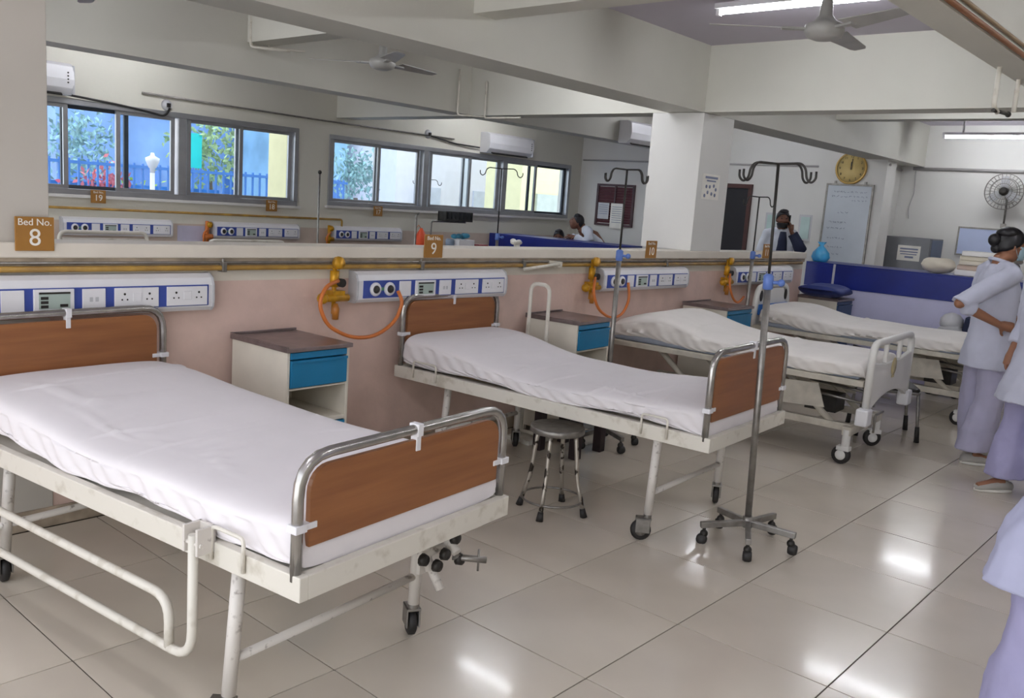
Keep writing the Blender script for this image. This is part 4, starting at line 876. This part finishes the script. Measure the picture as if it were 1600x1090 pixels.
def person(label, loc, rz, J, cloth, legsm, skinm, h, hair='short', parts=()):
    """J: joints in local space, person faces -y, right hand is -x"""
    t = thing('person', label, 'person', loc, rz)
    g = G(); V = Vector
    hd = V(J['head']); nk = V(J['neck']); pv = V(J['pelvis']); ch = V(J['chest'])
    g.tube([nk-V((0, 0, .06)), nk+V((0, 0, .03)), hd-V((0, -.012, .06))], [.062, .052, .052], 12)
    g.tube([pv-V((0, 0, .10)), pv, pv.lerp(ch, .5), ch, nk-V((0, 0, .05))], [.11, .13, .11, .125, .08], 14)
    R = head_mesh(g, hd, J.get('yaw', 0), J.get('tilt', 0))
    for sd, sx in (('r', -1), ('l', 1)):
        sh, el, wr = V(J['sh'+sd]), V(J['el'+sd]), V(J['wr'+sd])
        g.tube([sh, sh.lerp(el, .5), el, el.lerp(wr, .35), wr], [.046, .041, .034, .036, .024], 10)
        g.tube([nk-V((0, 0, .04)), sh], [.06, .045], 10); g.ball(sh, .047, 10, 8); g.ball(el, .035, 10, 8)
        hdv = V(J['hd'+sd]); hand(g, wr, hdv, V(J['pl'+sd]), curl=J.get('curl', .4), side=sx)
        if 'hp'+sd in J:
            hp, kn, an, to = V(J['hp'+sd]), V(J['kn'+sd]), V(J['an'+sd]), V(J['to'+sd])
            g.tube([hp, hp.lerp(kn, .5), kn, kn.lerp(an, .35), an], [.088, .074, .054, .054, .036], 12)
            g.tube([an+V((0, 0, -.02)), an.lerp(to, .5)-V((0, 0, .02)), to], [.036, .034, .022], 10)
    b = obj('body', g, skinm, t)
    rm = b.modifiers.new('remesh', 'REMESH'); rm.mode = 'VOXEL'; rm.voxel_size = .0065; rm.use_smooth_shade = True
    sm = b.modifiers.new('smooth', 'SMOOTH'); sm.factor = .5; sm.iterations = 2
    me = bpy.data.meshes.new_from_object(b.evaluated_get(bpy.context.evaluated_depsgraph_get())); b.modifiers.clear(); b.data = me
    # upper garment: torso loft then sleeves, remeshed into one cloth
    g = G(); hem = J['hem']; rings = []
    for (f, rx, ry) in J['torso']:
        if f >= 0: c = pv.lerp(ch, f) if f <= 1 else ch.lerp(nk, f-1)
        else: c = pv+V((J.get('hemdx', 0)*-f, J.get('hemdy', 0)*-f, (hem-pv.z)*-f))
        rings.append(ell(c, rx, ry, 28, J.get('twist', 0)*0, .012 if f > 0 else .035, 3*f))
    g.loft(rings)
    for sd in 'rl':
        sh, el, wr = V(J['sh'+sd]), V(J['el'+sd]), V(J['wr'+sd]); q = J.get('sleeve', .35)
        P = [ch.lerp(nk, .55)+(sh-ch)*.3, sh, sh.lerp(el, .35), sh.lerp(el, .7), el, el.lerp(wr, q*.5), el.lerp(wr, q)]
        g.tube(P, [.075, .068, .066, .064, .062, .056, .052], 14)
    up_ = obj(J.get('topname', 'tunic'), g, cloth, t)
    rm = up_.modifiers.new('remesh', 'REMESH'); rm.mode = 'VOXEL'; rm.voxel_size = .011; rm.use_smooth_shade = True
    sm = up_.modifiers.new('smooth', 'SMOOTH'); sm.factor = .5; sm.iterations = 3
    tx = bpy.data.textures.get('folds') or bpy.data.textures.new('folds', 'CLOUDS'); tx.noise_scale = .11
    dm = up_.modifiers.new('folds', 'DISPLACE'); dm.texture = tx; dm.strength = .022; dm.mid_level = .5
    me = bpy.data.meshes.new_from_object(up_.evaluated_get(bpy.context.evaluated_depsgraph_get())); up_.modifiers.clear(); up_.data = me
    if 'hpr' in J:
        g = G()
        for sd in 'rl':
            hp, kn, an = V(J['hp'+sd]), V(J['kn'+sd]), V(J['an'+sd]); fl_ = J.get('flare', .085)
            cs = [hp+V((0, 0, .02)), hp, hp.lerp(kn, .5), kn, kn.lerp(an, .5), an.lerp(kn, .03)]
            g.loft([ell(c, r, r*1.08, 22, 0, .03, i*1.3) for i, (c, r) in enumerate(zip(cs, (.080, .088, .092, .088, fl_*.98, fl_)))])
        tro = obj('trousers', g, legsm, t)
        rm = tro.modifiers.new('remesh', 'REMESH'); rm.mode = 'VOXEL'; rm.voxel_size = .012; rm.use_smooth_shade = True
        sm = tro.modifiers.new('smooth', 'SMOOTH'); sm.factor = .5; sm.iterations = 2
        dm = tro.modifiers.new('folds', 'DISPLACE'); dm.texture = tx; dm.strength = .02
        me = bpy.data.meshes.new_from_object(tro.evaluated_get(bpy.context.evaluated_depsgraph_get())); tro.modifiers.clear(); tro.data = me
        for sd in 'rl':
            an, to = V(J['an'+sd]), V(J['to'+sd]); dv = (to-an); dv.z = 0; dv.normalize(); sp = dv.cross(V((0, 0, 1)))
            g = G(); rings = []
            for (u, w, hh) in ((-.065, .012, .03), (-.055, .033, .055), (0, .040, .075), (.06, .044, .065), (.12, .048, .045), (.165, .040, .032), (.185, .012, .018)):
                c = V((an.x, an.y, 0))+dv*u
                rings.append([c+sp*w*math.cos(a)+V((0, 0, .008+max(-.004, hh*(.5+.5*math.sin(a))))) for a in [2*PI*k/16 for k in range(16)]])
            g.loft(rings); so = obj('shoe', g, shoem, t)
            obj('sole', G().loft([[V((an.x, an.y, zz))+dv*(.06+.128*math.cos(a))+sp*.046*math.sin(a) for a in [2*PI*k/20 for k in range(20)]] for zz in (0.001, .018)]), signw, so)
    # hair
    g = G()
    def hp_(x, y, z): return hd+R @ V((x, y, z))
    n = 24; rings = []
    for i in range(11):
        t_ = PI/2*(i/10)*1.28; ring = []
        for k in range(n):
            a = 2*PI*k/n; front = max(0, -math.sin(a)); back = max(0, math.sin(a)); tt = t_*(.84-.30*front**1.2+.16*back)
            ring.append(hp_(.084*math.sin(tt)*math.cos(a), .104*math.sin(tt)*math.sin(a)+.006, .122*math.cos(tt)+.004+.004*math.sin(9*a)))
        rings.append(ring)
    g.loft(rings)
    if hair == 'bun': g.ball(hp_(0, .115, .035), (.045, .04, .045), 12, 8); g.ball(hp_(0, .10, -.02), (.04, .028, .035), 12, 8); g.ball(hp_(0, .03, .085), (.075, .075, .045), 12, 8)
    if hair == 'short': g.ball(hp_(.0, -.035, .095), (.06, .05, .032), 12, 8)
    ho = obj('hair', g, hairm, t)
    if 'mask' in parts:
        g = G(); rings = []
        for i in range(7):
            z = -.095+.095*i/6; bulge = .012*math.sin(PI*i/6)
            rings.append([hp_(.074*math.sin(a)*(1-.25*(1-i/6)), -(.090+bulge+.008)*math.cos(a)*(1-.06*(1-i/6)), z) for a in [-1.25+2.5*k/12 for k in range(13)]])
        vs = [p for r in rings for p in r]; fs = [(i*13+j, i*13+j+1, (i+1)*13+j+1, (i+1)*13+j) for i in range(6) for j in range(12)]
        mk = obj('face_mask', G().add(vs, fs, True), maskm, t); so_ = mk.modifiers.new('s', 'SOLIDIFY'); so_.thickness = .004
        obj('ear_loop', G().tube([hp_(.070, -.03, -.02), hp_(.083, .012, .0), hp_(.066, -.03, -.08)], .002, 5), maskm, mk); obj('ear_loop', G().tube([hp_(-.070, -.03, -.02), hp_(-.083, .012, .0), hp_(-.066, -.03, -.08)], .002, 5), maskm, mk)
    if 'beard' in parts:
        g = G(); rings = []
        for i in range(7):
            z = -.112+.062*i/6
            rings.append([hp_(.070*math.sin(a)*(.72+.28*i/6), -(.098)*math.cos(a)*(.86+.14*i/6)-.004, z) for a in [-1.45+2.9*k/12 for k in range(13)]])
        vs = [p for r in rings for p in r]; fs = [(i*13+j, i*13+j+1, (i+1)*13+j+1, (i+1)*13+j) for i in range(6) for j in range(12)]
        bd = obj('beard', G().add(vs, fs, True), hairm, t); so_ = bd.modifiers.new('s', 'SOLIDIFY'); so_.thickness = .010
    for sx in (-1, 1):
        obj('eye', G().ball(hp_(sx*.031, -.083, .006), (.012, .006, .006), 8, 6), hairm, t)
        obj('eyebrow', G().tube([hp_(sx*.018, -.090, .026), hp_(sx*.033, -.088, .030), hp_(sx*.050, -.078, .025)], .003, 5), hairm, t)
    if 'collar' in parts:
        obj('collar', G().tube([nk+V((.075*math.cos(a), .068*math.sin(a)-.0, .005+.02*math.sin(a))) for a in [-PI/2+.35+(2*PI-.7)*k/20 for k in range(21)]], .012, 8), cloth, t)
    return t
def standing(h=1.62, **k):
    s = h/1.62
    J = dict(pelvis=(0, 0, .90*s), chest=(0, 0, 1.22*s), neck=(0, .01, 1.41*s), head=(0, -.02, 1.52*s),
             shr=(-.17, .01, 1.34*s), shl=(.17, .01, 1.34*s), elr=(-.21, .04, 1.08*s), ell=(.21, .04, 1.08*s), wrr=(-.20, -.06, .86*s), wrl=(.20, -.06, .86*s),
             hdr=(0, -.1, -1), hdl=(0, -.1, -1), plr=(1, 0, 0), pll=(-1, 0, 0), hpr=(-.09, 0, .86*s), hpl=(.09, 0, .86*s), knr=(-.10, -.01, .47*s), knl=(.10, -.01, .47*s),
             anr=(-.10, .02, .09), anl=(.10, .02, .09), tor=(-.11, -.14, .03), tol=(.11, -.14, .03), hem=.66*s,
             torso=[(-1, .215, .165), (-.6, .20, .155), (-.2, .185, .14), (.1, .175, .13), (.5, .165, .125), (1, .185, .13), (1.35, .17, .115), (1.7, .11, .085), (1.95, .065, .062)])
    J.update(k); return J
person('nurse in white tunic with hands on hips, hair bun and pale blue face mask', (5.08, -1.87, 0), .72,
       standing(1.62, elr=(-.26, .38, 1.13), wrr=(-.20, .06, 1.00), hdr=(.15, -1, -.15), plr=(1, .3, 0), ell=(.22, .0, 1.08), wrl=(.15, -.16, 1.0), hdl=(-.3, -1, .1), pll=(-1, .3, 0), sleeve=.32, hem=.68, head=(0, -.04, 1.525), anr=(-.10, .06, .09), tor=(-.12, -.1, .03), anl=(.10, -.06, .09), tol=(.12, -.22, .03), flare=.105, curl=.35), uni, trs, skin, 1.62, 'bun', ('mask', 'collar'))
person('nurse at the right edge seen in part, white tunic, lilac trousers, canvas shoes', (4.40, -2.33, 0), -2.2,
       standing(1.58, elr=(-.23, .06, 1.06), wrr=(-.20, -.05, .88), ell=(.23, .06, 1.06), wrl=(.20, -.05, .88), sleeve=.75, hemdy=-.07, hem=.60, anr=(-.10, -.05, .09), tor=(-.12, -.22, .03), anl=(.11, .10, .09), tol=(.12, -.08, .03), flare=.115), uni, M('trouser_lilac', 'a9a6cb', .85, var=.04, scale=8, bump=.3, bscale=12), skin, 1.58, 'bun', ('collar',))
person('nearest uniformed person cut off by the lower right edge of the frame', (1.17, -3.09, 0), -1.2,
       standing(1.62, shr=(-.14, .01, 1.34), torso=[(-1, .27, .21), (-.6, .25, .19), (-.25, .20, .16), (.1, .165, .14), (.5, .155, .125), (1, .17, .13), (1.35, .16, .115), (1.7, .11, .085), (1.95, .065, .062)], elr=(-.14, .05, 1.04), wrr=(-.10, -.18, 1.02), hdr=(.5, -1, 0), ell=(.27, .05, 1.02), wrl=(.15, -.18, 1.02), hdl=(-.5, -1, 0), sleeve=.85, hem=.60, flare=.12), M('uniform_lilac', 'b4b6d2', .85, var=.04, scale=8, bump=.3, bscale=14), MC['trouser_lilac'], skin, 1.62, 'bun', ('collar',))
man = standing(1.72, yaw=-.1, elr=(-.26, .0, 1.12), wrr=(-.24, -.12, .92), ell=(.25, -.10, 1.24), wrl=(.105, -.085, 1.47), hdl=(-.12, .12, 1), pll=(-.6, .3, 0), sleeve=.85, hem=.75, topname='coat', tilt=-.05)
p_ = person('bearded man in a white coat over a dark shirt, talking on the phone', (9.0, 1.56, 0), -.86, man, coat, navy, skin2, 1.72, 'short', ('beard',))
obj('shirt_front', G().loft([ell((0, -.105, z), w, .05, 16) for z, w in ((1.02, .06), (1.2, .075), (1.34, .06), (1.46, .035))]), navy, p_)
obj('dark_sleeve', G().tube([(.22, -.03, 1.32), (.25, -.10, 1.24), (.125, -.09, 1.44)], [.078, .076, .062], 12), navy, p_)
ph = tag(obj('mobile_phone', G().b2(-.008, .008, -.035, .035, -.07, .07), rubber, loc=(9.02, 1.475, 1.60), rot=(0, 0, -.9), bv=.003), 'dark mobile phone held at the ear of the bearded man', 'phone')
lean = dict(pelvis=(0, .25, .88), chest=(0, .0, 1.15), neck=(0, -.16, 1.29), head=(0, -.25, 1.36), tilt=-.45, shr=(-.17, -.10, 1.25), shl=(.17, -.10, 1.25), elr=(-.24, -.08, 1.05), ell=(.24, -.08, 1.05), wrr=(-.12, -.27, 1.15), wrl=(.12, -.27, 1.15), hdr=(.2, -1, 0), hdl=(-.2, -1, 0), plr=(0, 0, -1), pll=(0, 0, -1), hpr=(-.09, .25, .86), hpl=(.09, .25, .86), knr=(-.1, .25, .47), knl=(.1, .25, .47), anr=(-.1, .3, .09), anl=(.1, .3, .09), tor=(-.1, .15, .03), tol=(.1, .15, .03), sleeve=1.0, hem=.7, topname='coat')
person('man in a white coat bending over the blue desk beyond the partition', (8.85, 4.40, 0), -2.3, standing(1.7, **lean), coat, navy, skin2, 1.7, 'short')
sit = standing(1.2, pelvis=(0, .1, .55), chest=(0, .05, .83), neck=(0, .0, 1.0), head=(0, -.03, 1.11), shr=(-.17, .03, .94), shl=(.17, .03, .94), elr=(-.22, -.02, .72), ell=(.22, -.02, .72), wrr=(-.15, -.2, .74), wrl=(.15, -.2, .74), hdr=(.2, -1, 0), hdl=(-.2, -1, 0), plr=(0, 0, -1), pll=(0, 0, -1),
               hpr=(-.1, .1, .52), hpl=(.1, .1, .52), knr=(-.11, -.3, .50), knl=(.11, -.3, .50), anr=(-.11, -.32, .09), anl=(.11, -.32, .09), tor=(-.11, -.46, .03), tol=(.11, -.46, .03), hem=.48, sleeve=.85)
person('seated dark haired person whose head shows over the blue desk', (8.85, 5.02, 0), -1.0, sit, navy, navy, skin2, 1.2, 'short')
tag(obj('desk_stool', G().lathe([(0, .40), (.16, .40), (.17, .43), (.15, .45), (0, .45)]).cyl((0, 0, .40), (0, 0, .04), .025).lathe([(0, 0), (.2, 0), (.19, .03), (0, .04)]), darkm, loc=(8.93, 5.08, 0)), 'stool under the seated person behind the blue desk', 'stool')
